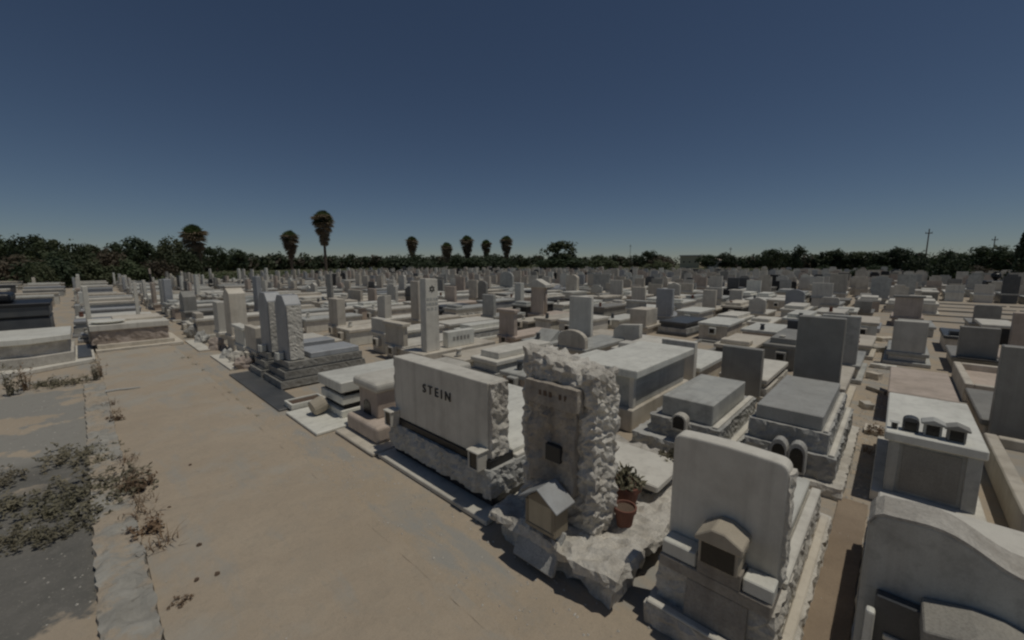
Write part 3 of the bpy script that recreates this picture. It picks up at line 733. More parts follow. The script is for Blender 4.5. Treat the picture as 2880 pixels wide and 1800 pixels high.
def tomb(x, y0, y1, L, h, mat, lid, hs=None, niche=False, steps=0, label=None, near=True, name='tomb', garnish=None, bare=False, vase=0):
    yc = (y0 + y1) / 2
    t = Thing(name, 'tomb', 'tomb', x + L / 2, yc, ROW_GROUP)
    bv = 0.012 if near else 0.0
    xf = x
    if hs and hs.get('front', True): xf = x
    w = y1 - y0
    z = 0.0
    if bare:                                   # low kerb round a gravel bed
        t.box('kerb', x, x + L, y0, y0 + 0.12, 0, h, mat, bv); t.box('kerb', x, x + L, y1 - 0.12, y1, 0, h, mat, bv)
        t.box('kerb', x, x + 0.12, y0 + 0.12, y1 - 0.12, 0, h - 0.003, mat, bv); t.box('kerb', x + L - 0.12, x + L, y0 + 0.12, y1 - 0.12, 0, h - 0.003, mat, bv)
        t.box('bed', x + 0.12, x + L - 0.12, y0 + 0.12, y1 - 0.12, 0, h * 0.6, lid, 0)
        z = h
    else:
        if steps:
            t.box('footing', x - 0.08, x + L + 0.05, y0 - 0.05, y1 + 0.05, 0, 0.10, lid, bv); z = 0.10
        if steps > 1 and near:
            zz = z + (h - z) * 0.45
            t.rough('rock_course', x - 0.03, x + L, y0 - 0.01, y1 + 0.01, z, zz, 'rock_grey' if 'grey' in mat or 'granite' in mat else 'rock_white', cell=0.12, amp=0.018, seed=int(x * 7 + y0 * 3), faces='xXyY')
            z = zz
        ov = 0.05
        t.box('body', x + 0.03, x + L - 0.03, y0 + ov, y1 - ov, z, h - 0.10, mat, bv)
        t.box('ledger_slab', x - 0.01, x + L, y0, y1, h - 0.10, h, lid, bv * 1.3)
        z = h
    if niche and near:
        nb = t.box('candle_niche', x - 0.13, x + 0.028, yc - 0.12, yc + 0.10, 0.0 if h < 0.35 else h * 0.35, h * 0.35 + 0.24, lid, 0.008)
        t.box('opening', x - 0.134, x - 0.12, yc - 0.085, yc + 0.065, h * 0.35 + 0.05, h * 0.35 + 0.2, 'glass_and_hollow_dark', 0, parent=nb)  # dark plate for the hollow, its shade put into the colour
    if hs:
        a, b = hs.get('y', (y0 + 0.03, y1 - 0.03))
        th = hs.get('th', 0.16); hz = hs['z']; hx = hs.get('x', x + 0.02); hb = hs.get('z0', max(0.0, h - 0.02 if not bare else 0.02)); hm = hs.get('mat', mat)
        shp = hs.get('shape', 'flat')
        if hb < h - 0.03 and not bare and hx >= x - 0.01:   # a stone that stands in front of the chest, down to its plinth
            hx = x - th - 0.004
        if shp == 'cap':
            s = t.box('headstone', hx, hx + th, a, b, hb, hz - 0.09, hm, bv)
            t.box('cap', hx - 0.05, hx + th + 0.04, a - 0.06, b + 0.06, hz - 0.09, hz, hs.get('capmat', hm), bv, parent=s)
        elif shp == 'columned':
            s = t.box('headstone', hx, hx + th, a + 0.02, b - 0.12, hb + 0.08, hz - 0.36, hm, bv)
            t.box('plinth', hx - 0.08, hx + th + 0.08, a - 0.06, b + 0.06, hb, hb + 0.08, hm, bv, parent=s)
            for cy in (a - 0.02, b - 0.04):
                t.add('column', cyl_bm(hx + th / 2, cy, hb + 0.08, hz - 0.36, 0.055, 0.045, 12), hm, s, True)
            t.prism('pediment', [(a - 0.14, hz - 0.36), (b + 0.12, hz - 0.36), (b + 0.12, hz - 0.24), ((a + b) / 2, hz), (a - 0.14, hz - 0.24)], hx - 0.08, hx + th + 0.08, hs.get('capmat', 'pale_stone'), 'x', 0.012, parent=s)
        else:
            t.prism('headstone', headstone_outline(shp, a, b, hb, hz), hx, hx + th, hm, 'x', bv if near else 0.0)
        if hs.get('black_foot'):
            t.box('black_plate', hx - 0.25, hx - 0.004, a, b, hb, hb + 0.03, 'black_granite', 0.004)
    if garnish == 'bolster':
        t.box('bolster', x + 0.12, x + 0.5, y0 + 0.12, y1 - 0.12, h, h + 0.13, lid, 0.035 if near else 0, 2)
    elif garnish == 'book':
        t.prism('tilted_tablet', [(x + 0.25, h), (x + 0.75, h), (x + 0.75, h + 0.26), (x + 0.68, h + 0.26)], y0 + 0.2, y1 - 0.2, lid, 'y', 0.006)
    elif garnish == 'second_tier':
        t.box('upper_tier', x + 0.18, x + L - 0.15, y0 + 0.13, y1 - 0.13, h, h + 0.14, lid, bv)
    if not bare and near and vase > 0:
        vx = x + (0.14 if vase < 0.5 else 0.3); vy = yc + (vase - 0.5) * 0.5
        t.add('vase', lathe_bm(vx, vy, [(0.05, z), (0.07, z + 0.05), (0.05, z + 0.14), (0.075, z + 0.19), (0.05, z + 0.185)], 10), ('terracotta', 'dark_granite', 'pale_stone')[int(vase * 30) % 3])
    words = f"{COLOUR.get(mat if not hs else hs.get('mat', mat), 'pale')} "
    if bare: words += 'kerbed grave plot' + (f" with {SHAPE[hs['shape']]} headstone" if hs else '')
    elif hs: words += f"tomb with {'tall ' if hs['z'] > 1.35 else ''}{SHAPE[hs.get('shape', 'flat')]} headstone"
    else: words += {None: 'flat chest tomb', 'bolster': 'chest tomb with bolster', 'book': 'chest tomb with tilted tablet', 'second_tier': 'two-tiered chest tomb'}[garnish]
    ALL.append([row_of(x), yc, t, words, label, math.hypot(x, yc)])
    ROW0.append((row_of(x), y0 - 0.04, y1 + 0.04))
    return t

def EX(x, a, b, z, shape='flat', mat='pale_stone', th=0.16, h=0.42, body=None, lid=None, **kw):
    """a tomb known by its headstone: headstone spans a..b at x and rises to z"""
    hskw = {k: kw.pop(k) for k in ('z0', 'capmat', 'black_foot') if k in kw}
    L = kw.pop('L', 2.0); m = kw.pop('m', 0.08)
    if hskw.get('z0', 9) < h - 0.03: x += th + 0.004
    return tomb(x, a - m, b + m, L, h, body or mat, lid or mat, hs=dict(y=(a, b), z=z, shape=shape, mat=mat, th=th, **hskw), near=math.hypot(x, a) < 30, **kw)

# second and third rows, close to the aisle
EX(8.55, 0.57, 1.22, 1.70, 'flat', 'grey_granite', h=0.5, body='cream_stone', lid='cream_stone', z0=0.30, steps=1, label='tall dark square slab headstone behind the stepped granite tomb')
EX(11.45, 0.52, 1.20, 1.46, 'flat', 'grey_marble', h=0.4, body='cream_stone', steps=1, label='grey square headstone peeking out behind the tall dark slab')
EX(8.55, 1.71, 2.40, 1.01, 'flat', 'grey_granite', h=0.42, body='cream_stone', lid='pale_stone', z0=0.1, niche=False, steps=2, label='low dark square headstone behind the striped granite tomb')
EX(8.50, 2.90, 3.60, 1.0, 'flat', 'pale_stone', h=0.45, body='cream_stone', lid='white_marble', z0=0.1, label='off-white square headstone behind the large lidded chest tomb')
EX(14.4, -0.64, 0.0, 1.14, 'flat', 'pale_stone', h=0.34, lid='grey_marble', steps=1, label='off-white square headstone behind the pink flat tomb, along the aisle')
tomb(9.0, -0.84, -0.03, 2.2, 0.52, 'pink_stone', 'pink_stone', label='flat pinkish tomb directly behind the chest tomb with candle houses')
EX(14.4, -1.81, -1.17, 1.11, 'flat', 'grey_granite', h=0.36, body='cream_stone', z0=0.36, black_foot=True, label='grey square headstone above a black plate, second column beyond the aisle')
EX(8.55, -1.95, -1.11, 1.49, 'flat', 'grey_granite', h=0.4, body='cream_stone', z0=0.2, label='big dark headstone cut by the picture edge')
tomb(5.7, -2.0, -1.02, 2.5, 0.34, 'cream_stone', 'sand', bare=True, label='cream kerbed grave bed next to the chest tomb with candle houses')
tomb(11.3, -1.95, -1.08, 2.4, 0.36, 'cream_stone', 'pink_stone', bare=True, label='kerbed grave bed before the headstone with a black plate')
EX(14.4, -2.8, -1.95, 1.50, 'flat', 'pink_stone', h=0.4, label='dark pinkish headstone at the picture edge behind the black plate grave')
EX(23.3, -0.78, 0.06, 1.29, 'cap', 'pink_stone', h=0.4, capmat='grey_granite', label='brown headstone with overhanging grey cap along the aisle')
EX(23.3, -2.86, -2.17, 1.05, 'shoulder', 'grey_granite', h=0.35, label='dark round-shouldered headstone before the empty plots')
tomb(17.4, -1.9, -1.1, 2.0, 0.5, 'cream_stone', 'dark_granite', garnish='bolster', label='low tomb with dark bolster beyond the headstone with a black plate')
tomb(20.3, -2.9, -2.1, 2.0, 0.62, 'black_granite', 'pale_stone', label='black-sided tomb with white lid near the picture edge')

# the upright white stele that faces along the row
t = Thing('star_stele_tomb', 'tall white stele with a star emblem and a low lettered block', 'tomb', 6.8, 8.6)
t.box('base', 5.50, 7.95, 8.15, 9.15, 0.0, 0.42, 'cream_stone', 0.015)
s = t.prism('stele', [(5.72, 0.42), (6.13, 0.42), (6.10, 2.22), (5.74, 2.24)], 8.30, 8.55, 'pale_stone', 'y', 0.012)
for r in (0, 60):
    tri = [(5.92 + 0.095 * math.cos(R(90 + r + 120 * i)), 1.98 + 0.095 * math.sin(R(90 + r + 120 * i))) for i in range(3)]
    bm = bmesh.new()
    O = [bm.verts.new((p[0], 8.292, p[1])) for p in tri]; I = [bm.verts.new((5.92 + (p[0] - 5.92) * 0.7, 8.292, 1.98 + (p[1] - 1.98) * 0.62)) for p in tri]
    for i in range(3): bm.faces.new((O[i], O[(i + 1) % 3], I[(i + 1) % 3], I[i]))
    bmesh.ops.solidify(bm, geom=bm.faces[:], thickness=0.006)
    t.add('star', bm, 'grey_marble', s)
for zc, xs in ((1.74, (5.80, 5.89, 5.99, 6.07)), (1.62, (5.79, 5.87, 5.96, 6.05)), (1.50, (5.81, 5.92, 6.04))):
    for x in xs: t.box('engraved_mark', x - 0.035, x + 0.03, 8.293, 8.31, zc - 0.03, zc + 0.025, 'grey_marble', 0, parent=s)
t.box('lettered_block', 6.40, 7.30, 8.32, 8.55, 0.42, 0.84, 'white_marble', 0.012)
for i in range(5): t.box('engraved_mark', 6.56 + i * 0.12, 6.63 + i * 0.12, 8.313, 8.33, 0.60, 0.70, 'grey_granite', 0)
ROW0.append((1, 8.1, 9.2))

# headstones told apart farther back
EX(6.0, 14.0, 14.7, 1.38, 'flat', 'cream_stone', th=0.3, h=0.45, niche=True)
EX(10.05, 24.1, 24.7, 1.98, 'flat', 'grey_granite', th=0.14)
EX(8.2, 14.7, 15.3, 1.34, 'slant', 'pale_stone', th=0.3)
EX(11.6, 19.6, 20.5, 1.5, 'notch', 'pale_stone')
EX(11.3, 23.0, 24.3, 1.02, 'flat', 'cream_stone')
EX(11.5, 21.7, 22.5, 1.16, 'flat', 'pink_stone')
EX(8.9, 13.4, 13.95, 1.92, 'flat', 'cream_stone', th=0.14)
EX(17.6, 19.8, 20.6, 1.53, 'flat', 'cream_stone')
EX(17.5, 18.8, 19.6, 1.5, 'round', 'grey_granite')
EX(20.7, 24.8, 25.8, 1.55, 'flat', 'pink_stone')
EX(14.1, 17.7, 18.6, 1.33, 'flat', 'pink_stone')
EX(11.9, 12.35, 13.05, 1.28, 'flat', 'grey_marble', h=0.38)
EX(8.95, 8.4, 9.05, 1.2, 'cap', 'pink_stone', h=0.38, niche=True)
EX(16.3, 14.8, 15.25, 1.55, 'flat', 'white_marble', th=0.3)
EX(25.2, 23.8, 25.3, 1.9, 'round', 'grey_marble')
EX(13.3, 10.75, 11.55, 1.95, 'columned', 'pink_stone', th=0.24, h=0.40, label='pinkish stele with side columns under a white pediment')
EX(25.1, 17.2, 18.2, 1.78, 'round', 'cream_stone', th=0.3)
EX(10.4, 6.6, 7.4, 1.6, 'flat', 'pale_stone', th=0.13, h=0.32, lid='cream_stone', steps=1)
EX(28.6, 16.55, 18.0, 1.78, 'cap', 'grey_marble')
EX(10.5, 5.1, 5.9, 0.92, 'slant', 'pale_stone', th=0.2, h=0.3)
EX(14.1, 6.6, 7.25, 0.92, 'flat', 'cream_stone', th=0.95, h=0.3, label='cube-shaped cream monument between low slabs')
EX(20.9, 9.9, 10.7, 1.32, 'flat', 'cream_stone')
EX(17.8, 7.16, 7.9, 1.48, 'flat', 'blue_granite', th=0.2, h=0.3)
EX(20.8, 6.3, 6.9, 1.33, 'flat', 'cream_stone')
EX(23.4, 5.83, 6.43, 1.23, 'flat', 'pale_stone')
EX(20.6, 4.17, 4.83, 1.12, 'gable', 'pale_stone')
EX(23.5, 3.2, 3.96, 1.36, 'round', 'blue_granite', label='pale blue-grey round-topped headstone standing alone past the tall dark slab')
EX(39.9, 7.1, 8.0, 1.15, 'shoulder', 'black_granite', body='black_granite')
EX(40.6, 6.15, 7.0, 1.1, 'shoulder', 'black_granite', body='black_granite')
EX(37.7, 2.9, 4.9, 1.0, 'flat', 'cream_stone', th=0.3)
EX(48.7, 3.4, 3.9, 1.45, 'flat', 'dark_granite')
EX(48.2, 2.4, 3.2, 1.42, 'flat', 'blue_granite')
EX(25.6, 0.84, 1.47, 0.82, 'flat', 'grey_granite', h=0.3)
EX(43.8, 33.0, 33.9, 1.35, 'round', 'black_granite')
EX(43.3, 27.6, 28.5, 1.5, 'shoulder', 'black_granite')
EX(43.8, 19.6, 21.4, 0.95, 'round', 'black_granite')
EX(2.9, 14.0, 14.66, 1.88, 'gable', 'cream_stone', th=0.42, h=0.5)
EX(2.9, 15.62, 16.2, 1.38, 'flat', 'pale_stone', th=0.3)
EX(2.9, 21.7, 22.7, 1.43, 'gable', 'grey_granite', th=0.45, h=0.6)
EX(2.9, 26.8, 27.6, 1.8, 'flat', 'blue_granite', th=0.3, h=0.5)
EX(2.9, 28.0, 28.8, 1.75, 'flat', 'grey_marble', th=0.3, h=0.5)
EX(5.6, 21.56, 22.2, 2.0, 'flat', 'blue_granite', th=0.2)
t = Thing('urn_tomb', 'black stepped tomb crowned by an urn before the far rows', 'tomb', 51, -5.8)
t.box('base', 50, 52.2, -6.6, -4.9, 0, 0.45, 'black_granite', 0.03)
t.box('body', 50.1, 52, -6.45, -5.05, 0.45, 1.2, 'black_granite', 0.03)
t.add('urn', lathe_bm(50.7, -5.6, [(0.12, 1.2), (0.1, 1.3), (0.3, 1.55), (0.28, 1.75), (0.16, 1.85), (0.2, 1.95)], 12), 'black_granite')
ROW0.append((16, -6.7, -4.8))

# the remaining graves of the rows
rnd = random.Random(2024)
PAL = ['pale_stone'] * 6 + ['cream_stone'] * 7 + ['white_marble'] * 3 + ['pink_stone'] * 3 + ['grey_marble'] * 2 + ['grey_granite'] * 1 + ['blue_granite'] + ['dark_granite', 'black_granite']
LIDS = ['white_marble'] * 4 + ['pale_stone'] * 5 + ['cream_stone'] * 3 + ['grey_marble'] * 2
def free(k, a, b):
    return all(k != r or b <= p or a >= q for r, p, q in ROW0)
FAR = []
def limit(x, y):
    """how far the graveyard reaches in the direction of x, y"""
    b = math.degrees(math.atan2(x, y))
    if b < 14: return 66
    if b < 32: return 66 + (b - 14) * 2.2
    return 106
cells = []
for k in range(-3, 36):
    x = 2.72 + k * PITCH
    ys = [q for r, p, q in ROW0 if r == k]
    y = -14.0 if k > 1 else (11.3 if k == 0 else (19.4 if k < 0 else -0.5))
    if k == 1: y = 4.95
    if k <= 0 and k == 0: y = 11.35
    while y < 105:
        w = rnd.uniform(0.78, 1.02); gap = rnd.uniform(0.10, 0.42) if rnd.random() < 0.85 else rnd.uniform(0.5, 1.3)
        if y < 0.34 and y + w > -0.06 and x < 22:
            y = 0.36; continue
        cells.append((k, x + rnd.uniform(-0.12, 0.16), y, y + w, rnd.random(), rnd.random(), rnd.random(), rnd.random(), rnd.random()))
        y += w + gap
def in_view(x, y):
    b = math.degrees(math.atan2(x, y))
    return -6.5 < b < 99
cells = [c for c in cells if in_view(c[1] + 1, (c[2] + c[3]) / 2) or in_view(c[1], c[3])]
cells = [c for c in cells if math.hypot(c[1], c[2]) < limit(c[1] + 0.01, c[2])]
cells = [c for c in cells if free(c[0], c[2], c[3])]
cells = [c for c in cells if c[0] >= 0 or c[8] < 0.62]            # the strips beyond the path's end are half empty
cells = [c for c in cells if not (25 < c[1] < 41 and c[3] < -0.9)]        # the empty plots
cells.sort(key=lambda c: math.hypot(c[1], c[2]))
def pick(lst, u): return lst[min(len(lst) - 1, int(u * len(lst)))]
def cell_spec(c, far=False):
    k, x, a, b, u1, u2, u3, u4, u5 = c
    h = 0.36 + 0.34 * u2 if k >= 0 else 0.25 + 0.6 * u2
    mat = pick(PAL, u3); lid = pick(LIDS, u4)
    if mat in ('dark_granite', 'blue_granite', 'grey_granite') and u5 < 0.6: lid = mat
    p = 0.55 if k < 0 else (0.32 if not far else 0.62)
    if k >= 0 and math.hypot(x, a) < 26: p = 0.10
    hs = None
    if u1 < p:
        v = u1 / p
        z = 0.85 + 0.75 * u5 if v < 0.85 else 1.4 + 0.5 * u5
        if p < 0.2: z = 0.8 + 0.3 * u5
        hs = dict(z=z, shape=pick(['flat'] * 5 + ['round', 'shoulder', 'gable', 'notch', 'cap'], (u4 * 7.3) % 1), th=0.12 + 0.1 * u2, mat=mat)
    return x, a, b, 2.0 + 0.25 * u4, h, mat, lid, hs, u1, u5
N_IND = 215
for c in cells[:N_IND]:
    x, a, b, L, h, mat, lid, hs, u1, u5 = cell_spec(c)
    near = math.hypot(x, a) < 28
    if u1 > 0.92:
        tomb(x, a, b, L, 0.16 + 0.2 * u5, mat, 'sand' if u5 < .6 else 'soil', bare=True, near=near)
    else:
        g = None
        if not hs: g = 'bolster' if u1 < 0.3 else ('book' if u1 < 0.36 else ('second_tier' if u1 < 0.56 else None))
        tomb(x, a, b, L, h, mat, lid, hs=hs, niche=(near and u5 > 0.45), steps=(2 if u5 < 0.2 else 1) if u5 < 0.5 else 0, near=near, garnish=g, vase=u5 if (not hs and g != 'bolster' and 0.2 < u5 < 0.8) else 0).o.rotation_euler = ((u5 - 0.5) * 0.012, (u1 - 0.5) * 0.014, (u5 - 0.5) * 0.05)

# labels: row and place in the row
def nth(n):
    w = ['zeroth', 'first', 'second', 'third', 'fourth', 'fifth', 'sixth', 'seventh', 'eighth', 'ninth', 'tenth', 'eleventh', 'twelfth']
    if n < len(w): return w[n]
    return f"{n}{'th' if 10 <= n % 100 <= 20 else {1: 'st', 2: 'nd', 3: 'rd'}.get(n % 10, 'th')}"
rows = {}
for r in ALL: rows.setdefault(r[0], []).append(r)
for k, lst in rows.items():
    lst.sort(key=lambda r: r[1])
    pos = [r for r in lst if r[1] > 0.2]; neg = [r for r in lst if r[1] <= 0.2][::-1]
    for side, seq in ((0, pos), (1, neg)):
        for i, r in enumerate(seq):
            if r[4]: lab = r[4]
            elif k < 0: lab = f"{r[3]}, {nth(i + 1)} grave beyond the path's end, strip {nth(-k)}"
            elif side: lab = f"{r[3]}, {nth(k + 1)} row, {nth(i + 1)} beyond the aisle"
            else: lab = f"{r[3]}, {nth(k + 1)} row from path, {nth(i + 1)} from aisle"
            r[2].o['label'] = lab

# graves too far away to be told apart: one mass
V, F = {}, {}
def far_box(m, x0, x1, y0, y1, z0, z1):
    vs = V.setdefault(m, []); fs = F.setdefault(m, []); b = len(vs)
    vs += [(x, y, z) for z in (z0, z1) for y in (y0, y1) for x in (x0, x1)]
    fs += [tuple(b + i for i in f) for f in ((4, 5, 7, 6), (0, 1, 5, 4), (2, 6, 7, 3), (0, 4, 6, 2), (1, 3, 7, 5))]
for c in cells[N_IND:]:
    x, a, b, L, h, mat, lid, hs, u1, u5 = cell_spec(c, True)
    far_box(mat, x + 0.03, x + L, a + 0.04, b - 0.04, 0, h - 0.1)
    far_box(lid, x, x + L + 0.03, a, b, h - 0.1, h)
    if hs:
        far_box(hs['mat'], x + 0.05, x + 0.05 + hs['th'], a + 0.03, b - 0.03, h, hs['z'])
        if hs['shape'] in ('round', 'gable', 'notch', 'shoulder'):
            far_box(hs['mat'], x + 0.052, x + 0.048 + hs['th'], a + 0.17, b - 0.17, hs['z'], hs['z'] + 0.12)
vs_all, fs_all, mi, names = [], [], [], sorted(V)
for i, m in enumerate(names):
    b = len(vs_all); vs_all += V[m]; fs_all += [tuple(b + q for q in f) for f in F[m]]; mi += [i] * len(F[m])
me = bpy.data.meshes.new('distant_graves'); me.from_pydata(vs_all, [], fs_all)
for m in names: me.materials.append(MATS[m])
me.polygons.foreach_set('material_index', mi); me.update()
tag(link('distant_graves', me), 'mass of distant pale tombs and headstones before the trees', 'graves', kind='stuff')

# empty plots: pale kerbs in rows on bare earth
for i in range(5):
    x = 26.2 + i * 2.96
    for j in range(3):
        y0 = -13.0 + j * 4.1
        kb = link('plot_kerb', to_mesh(box_bm(x, x + 0.22, y0, y0 + 3.95 - 0.3 * (j == 2), -0.002, 0.05 + 0.015 * (i % 3), 0.008), 'plot_kerb', 'concrete'))
        tag(kb, f"pale kerb strip on the empty plots, {nth(i + 1)} line, {['picture edge piece', 'middle piece', 'aisle piece'][j]}", 'kerb', 'kerbs of the empty plots')

for i, (x, y, sx, sy, sz) in enumerate(((8.3, 0.10, 0.18, 0.08, 0.05), (9.6, 0.22, 0.12, 0.07, 0.10), (11.0, 0.10, 0.2, 0.09, 0.07), (12.2, 0.22, 0.12, 0.08, 0.14), (13.6, 0.10, 0.24, 0.10, 0.09), (16.2, 0.16, 0.3, 0.16, 0.15), (18.6, 0.14, 0.3, 0.16, 0.12))):
    b_ = link('stone_block', to_mesh(rough_bm(-sx, sx, -sy, sy, 0, sz, cell=0.06, amp=0.012, seed=90 + i), 'stone_block', ('cream_stone', 'pale_stone', 'concrete')[i % 3]), None, (x, y, 0)); b_.rotation_euler = (0, 0, i * 0.4)
    tag(b_, f'loose stone block in the narrow aisle, {nth(i + 1)} from the near end', 'stone block', 'blocks in the aisle')

# loose boulders and flat slabs at the foot of the first row beyond the twin steles
rk = random.Random(5)
def boulder(label, x, y, sx, sy, sz, mat, seed, cat='boulder', name='boulder'):
    bm = bmesh.new(); bmesh.ops.create_icosphere(bm, subdivisions=3, radius=1.0)
    for v in bm.verts:
        d = 1 + 0.5 * noise.noise(v.co * 1.7 + Vector((seed * 3.1, 0, 0))) + 0.22 * noise.noise(v.co * 4 + Vector((0, seed, 0)))
        v.co = Vector((v.co.x * sx * d, v.co.y * sy * d, max(-0.35, v.co.z * d) * sz + sz * 0.33))
    o = link(name, to_mesh(bm, name, mat), None, (x, y, 0)); o.rotation_euler = (0, 0, seed)
    return tag(o, label, cat, 'boulders along the first row')
boulder('squat pinkish boulder just beyond the twin-stele tomb', 2.66, 11.75, 0.2, 0.24, 0.2, 'rock_pink', 1)
boulder('tan boulder between two white flat slabs', 2.75, 12.6, 0.18, 0.3, 0.22, 'rock_white', 2)
boulder('grey boulder, third along the verge beyond the twin steles', 2.62, 13.3, 0.16, 0.22, 0.2, 'rock_grey', 3)
boulder('pinkish boulder beside the pointed cream headstone', 2.7, 14.95, 0.16, 0.26, 0.26, 'rock_pink', 4)
boulder('dark grey boulder farther along the verge', 2.6, 16.6, 0.18, 0.26, 0.28, 'rock_grey', 6)
boulder('rough grey boulder opposite the end tomb', 2.65, 18.0, 0.2, 0.28, 0.32, 'rock_grey', 7)
for lab, a in (('white flat slab in the sand just past the dark granite slab', (2.33, 2.60, 11.7, 13.9)), ('pale flat slab in the sand level with the end of the path', (2.24, 2.56, 14.9, 17.2))):
    tag(link('flat_slab', to_mesh(box_bm(*a, 0.0, 0.04, 0.008), 'flat_slab', 'pale_stone')), lab, 'slab')

# ------------------------------------------------------------------ trees
def leaf_cloud(seed, blobs, per, size, shape='round'):
    """leaf-sized faces spread through overlapping clumps; unit height, unit width"""
    rr = random.Random(seed); vs, fs = [], []
    for _ in range(blobs):
        a = rr.uniform(0, 6.283)
        if shape == 'cone':
            z = rr.random() ** 1.3; rad = 0.42 * (1 - z) * rr.uniform(0.2, 1.0); br = 0.06 + 0.09 * (1 - z); z = 0.06 + 0.88 * z
        elif shape == 'bush':
            rad = 0.42 * math.sqrt(rr.random()); z = 0.15 + 0.62 * rr.random() * (1 - rad); br = rr.uniform(0.12, 0.22)
        else:
            z = rr.uniform(0.28, 0.86); rad = (0.40 * math.sin(min(1, (z - 0.12) / 0.5) * 1.57) if z < 0.6 else 0.40 * math.sqrt(max(0.05, 1 - ((z - 0.6) / 0.36) ** 2))) * math.sqrt(rr.random()); br = rr.uniform(0.09, 0.18)
        c = Vector((rad * math.cos(a), rad * math.sin(a), z))
        for _ in range(per):
            d = Vector((rr.gauss(0, 1), rr.gauss(0, 1), rr.gauss(0, 0.8)))
            d = d.normalized() * br * rr.uniform(0.45, 1.05)
            p = c + d
            n = (d.normalized() + Vector((rr.uniform(-.7, .7), rr.uniform(-.7, .7), rr.uniform(-.2, .9)))).normalized()
            u = n.orthogonal().normalized(); v = n.cross(u)
            ang = rr.uniform(0, 6.28); u, v = u * math.cos(ang) + v * math.sin(ang), v * math.cos(ang) - u * math.sin(ang)
            s = size * rr.uniform(0.6, 1.3)
            b = len(vs); vs += [p - u * s, p - v * s * 0.5, p + u * s, p + v * s * 0.5]; fs.append((b, b + 1, b + 2, b + 3))
    return vs, fs
CROWNS = {}
for kind in ('dark', 'mid', 'light', 'brown'):
    for sh, n in (('round', 2), ('bush', 2)):
        for i in range(n):
            vs, fs = leaf_cloud(hash((len(kind), sh == 'bush', i)) % 1000 + ord(kind[0]), 46, 46, 0.042, sh)
            CROWNS[(kind, sh, i)] = raw_mesh('crown', vs, fs, 'leaf_' + kind)
vs, fs = leaf_cloud(77, 70, 40, 0.035, 'cone'); CROWNS[('dark', 'cone', 0)] = raw_mesh('crown', vs, fs, 'leaf_dark')
def trunk_mesh(seed):
    rr = random.Random(seed); bm = cyl_bm(0, 0, 0, 0.55, 0.035, 0.02, 8)
    for i in range(5):
        a = i * 1.256 + rr.uniform(-.3, .3); p0 = Vector((0, 0, rr.uniform(0.25, 0.45))); p1 = p0 + Vector((0.26 * math.cos(a), 0.26 * math.sin(a), rr.uniform(0.15, 0.35)))
        u = (p1 - p0).normalized(); s = u.orthogonal().normalized(); q = u.cross(s)
        A = [bm.verts.new(p0 + (s * math.cos(k * 2.094) + q * math.sin(k * 2.094)) * 0.014) for k in range(3)]
        B = [bm.verts.new(p1 + (s * math.cos(k * 2.094) + q * math.sin(k * 2.094)) * 0.005) for k in range(3)]
        for k in range(3): bm.faces.new((A[k], A[(k + 1) % 3], B[(k + 1) % 3], B[k]))
    return to_mesh(bm, 'trunk', 'bark')
TRUNKS = [trunk_mesh(i) for i in range(3)]
TREES = [(-6.6, 97.8, 6.6, 5.2, 'dark'), (-4.5, 91.9, 6.7, 4.0, 'dark'), (-2.3, 80.0, 5.8, 4.2, 'mid'), (-0.4, 76.0, 5.3, 3.5, 'mid'), (-1.7, 66.0, 3.7, 4.4, 'dark'), (1.6, 96.0, 5.7, 3.9, 'mid'), (3.4, 85.9, 5.0, 4.1, 'brown'), (6.1, 99.8, 6.3, 4.4, 'dark'), (8.9, 101.6, 7.4, 6.2, 'dark'), (11.3, 89.3, 6.9, 4.3, 'light'), (11.9, 83.2, 4.9, 4.4, 'mid'), (21.3, 110.0, 6.2, 5.1, 'dark'), (27.6, 118.8, 6.1, 6.7, 'dark'), (-4.3, 69.9, 3.6, 3.7, 'brown'), (1.2, 66.0, 3.1, 3.4, 'light'), (4.3, 67.9, 3.2, 3.6, 'mid'), (7.4, 71.6, 3.2, 3.4, 'brown'), (-2.4, 62.0, 2.8, 1.7, 'light'),
 (60.2, 94.4, 5.2, 8.8, 'dark'), (62.5, 90.5, 3.7, 5.1, 'dark'), (72.5, 88.0, 5.1, 6.6, 'dark'), (74.7, 83.5, 4.6, 6.0, 'dark'), (80.6, 86.2, 5.5, 7.8, 'dark'), (80.4, 80.8, 4.9, 6.6, 'dark'), (64.5, 81.6, 2.0, 3.8, 'mid'), (105.8, 78.9, 9.6, 10.6, 'mid'), (103.2, 75.7, 5.2, 13.7, 'dark'), (113.1, 68.1, 5.0, 8.8, 'mid'), (131.5, 57.5, 5.2, 6.8, 'brown'), (132.4, 61.6, 6.8, 5.7, 'dark'), (78.0, 34.5, 3.3, 4.6, 'light'),
 (152.1, 49.7, 5.7, 6.6, 'dark'), (151.8, 43.7, 6.3, 6.7, 'dark'), (125.6, 24.9, 6.4, 5.4, 'dark'), (122.5, 19.3, 6.9, 4.7, 'dark'), (171.1, 17.8, 6.7, 7.9, 'mid'), (169.4, 14.2, 7.3, 5.8, 'dark'), (169.8, 9.1, 6.3, 6.7, 'mid'), (152.0, 3.0, 6.9, 7.5, 'dark'), (150.0, 0.2, 6.6, 4.8, 'dark'), (84.0, -2.0, 4.3, 2.9, 'dark'), (66.0, -3.7, 4.5, 3.1, 'dark'), (149.4, -13.1, 5.8, 6.6, 'dark'), (141.2, -14.8, 6.5, 7.3, 'dark'), (72.0, 4.1, 2.2, 1.6, 'dark'), (111.9, 3.5, 2.6, 4.0, 'dark'), (119.3, 12.9, 2.3, 3.6, 'dark'), (95.6, -8.5, 2.3, 3.7, 'brown')]
KW = {'dark': 'dark green', 'mid': 'green', 'light': 'pale green', 'brown': 'brownish'}
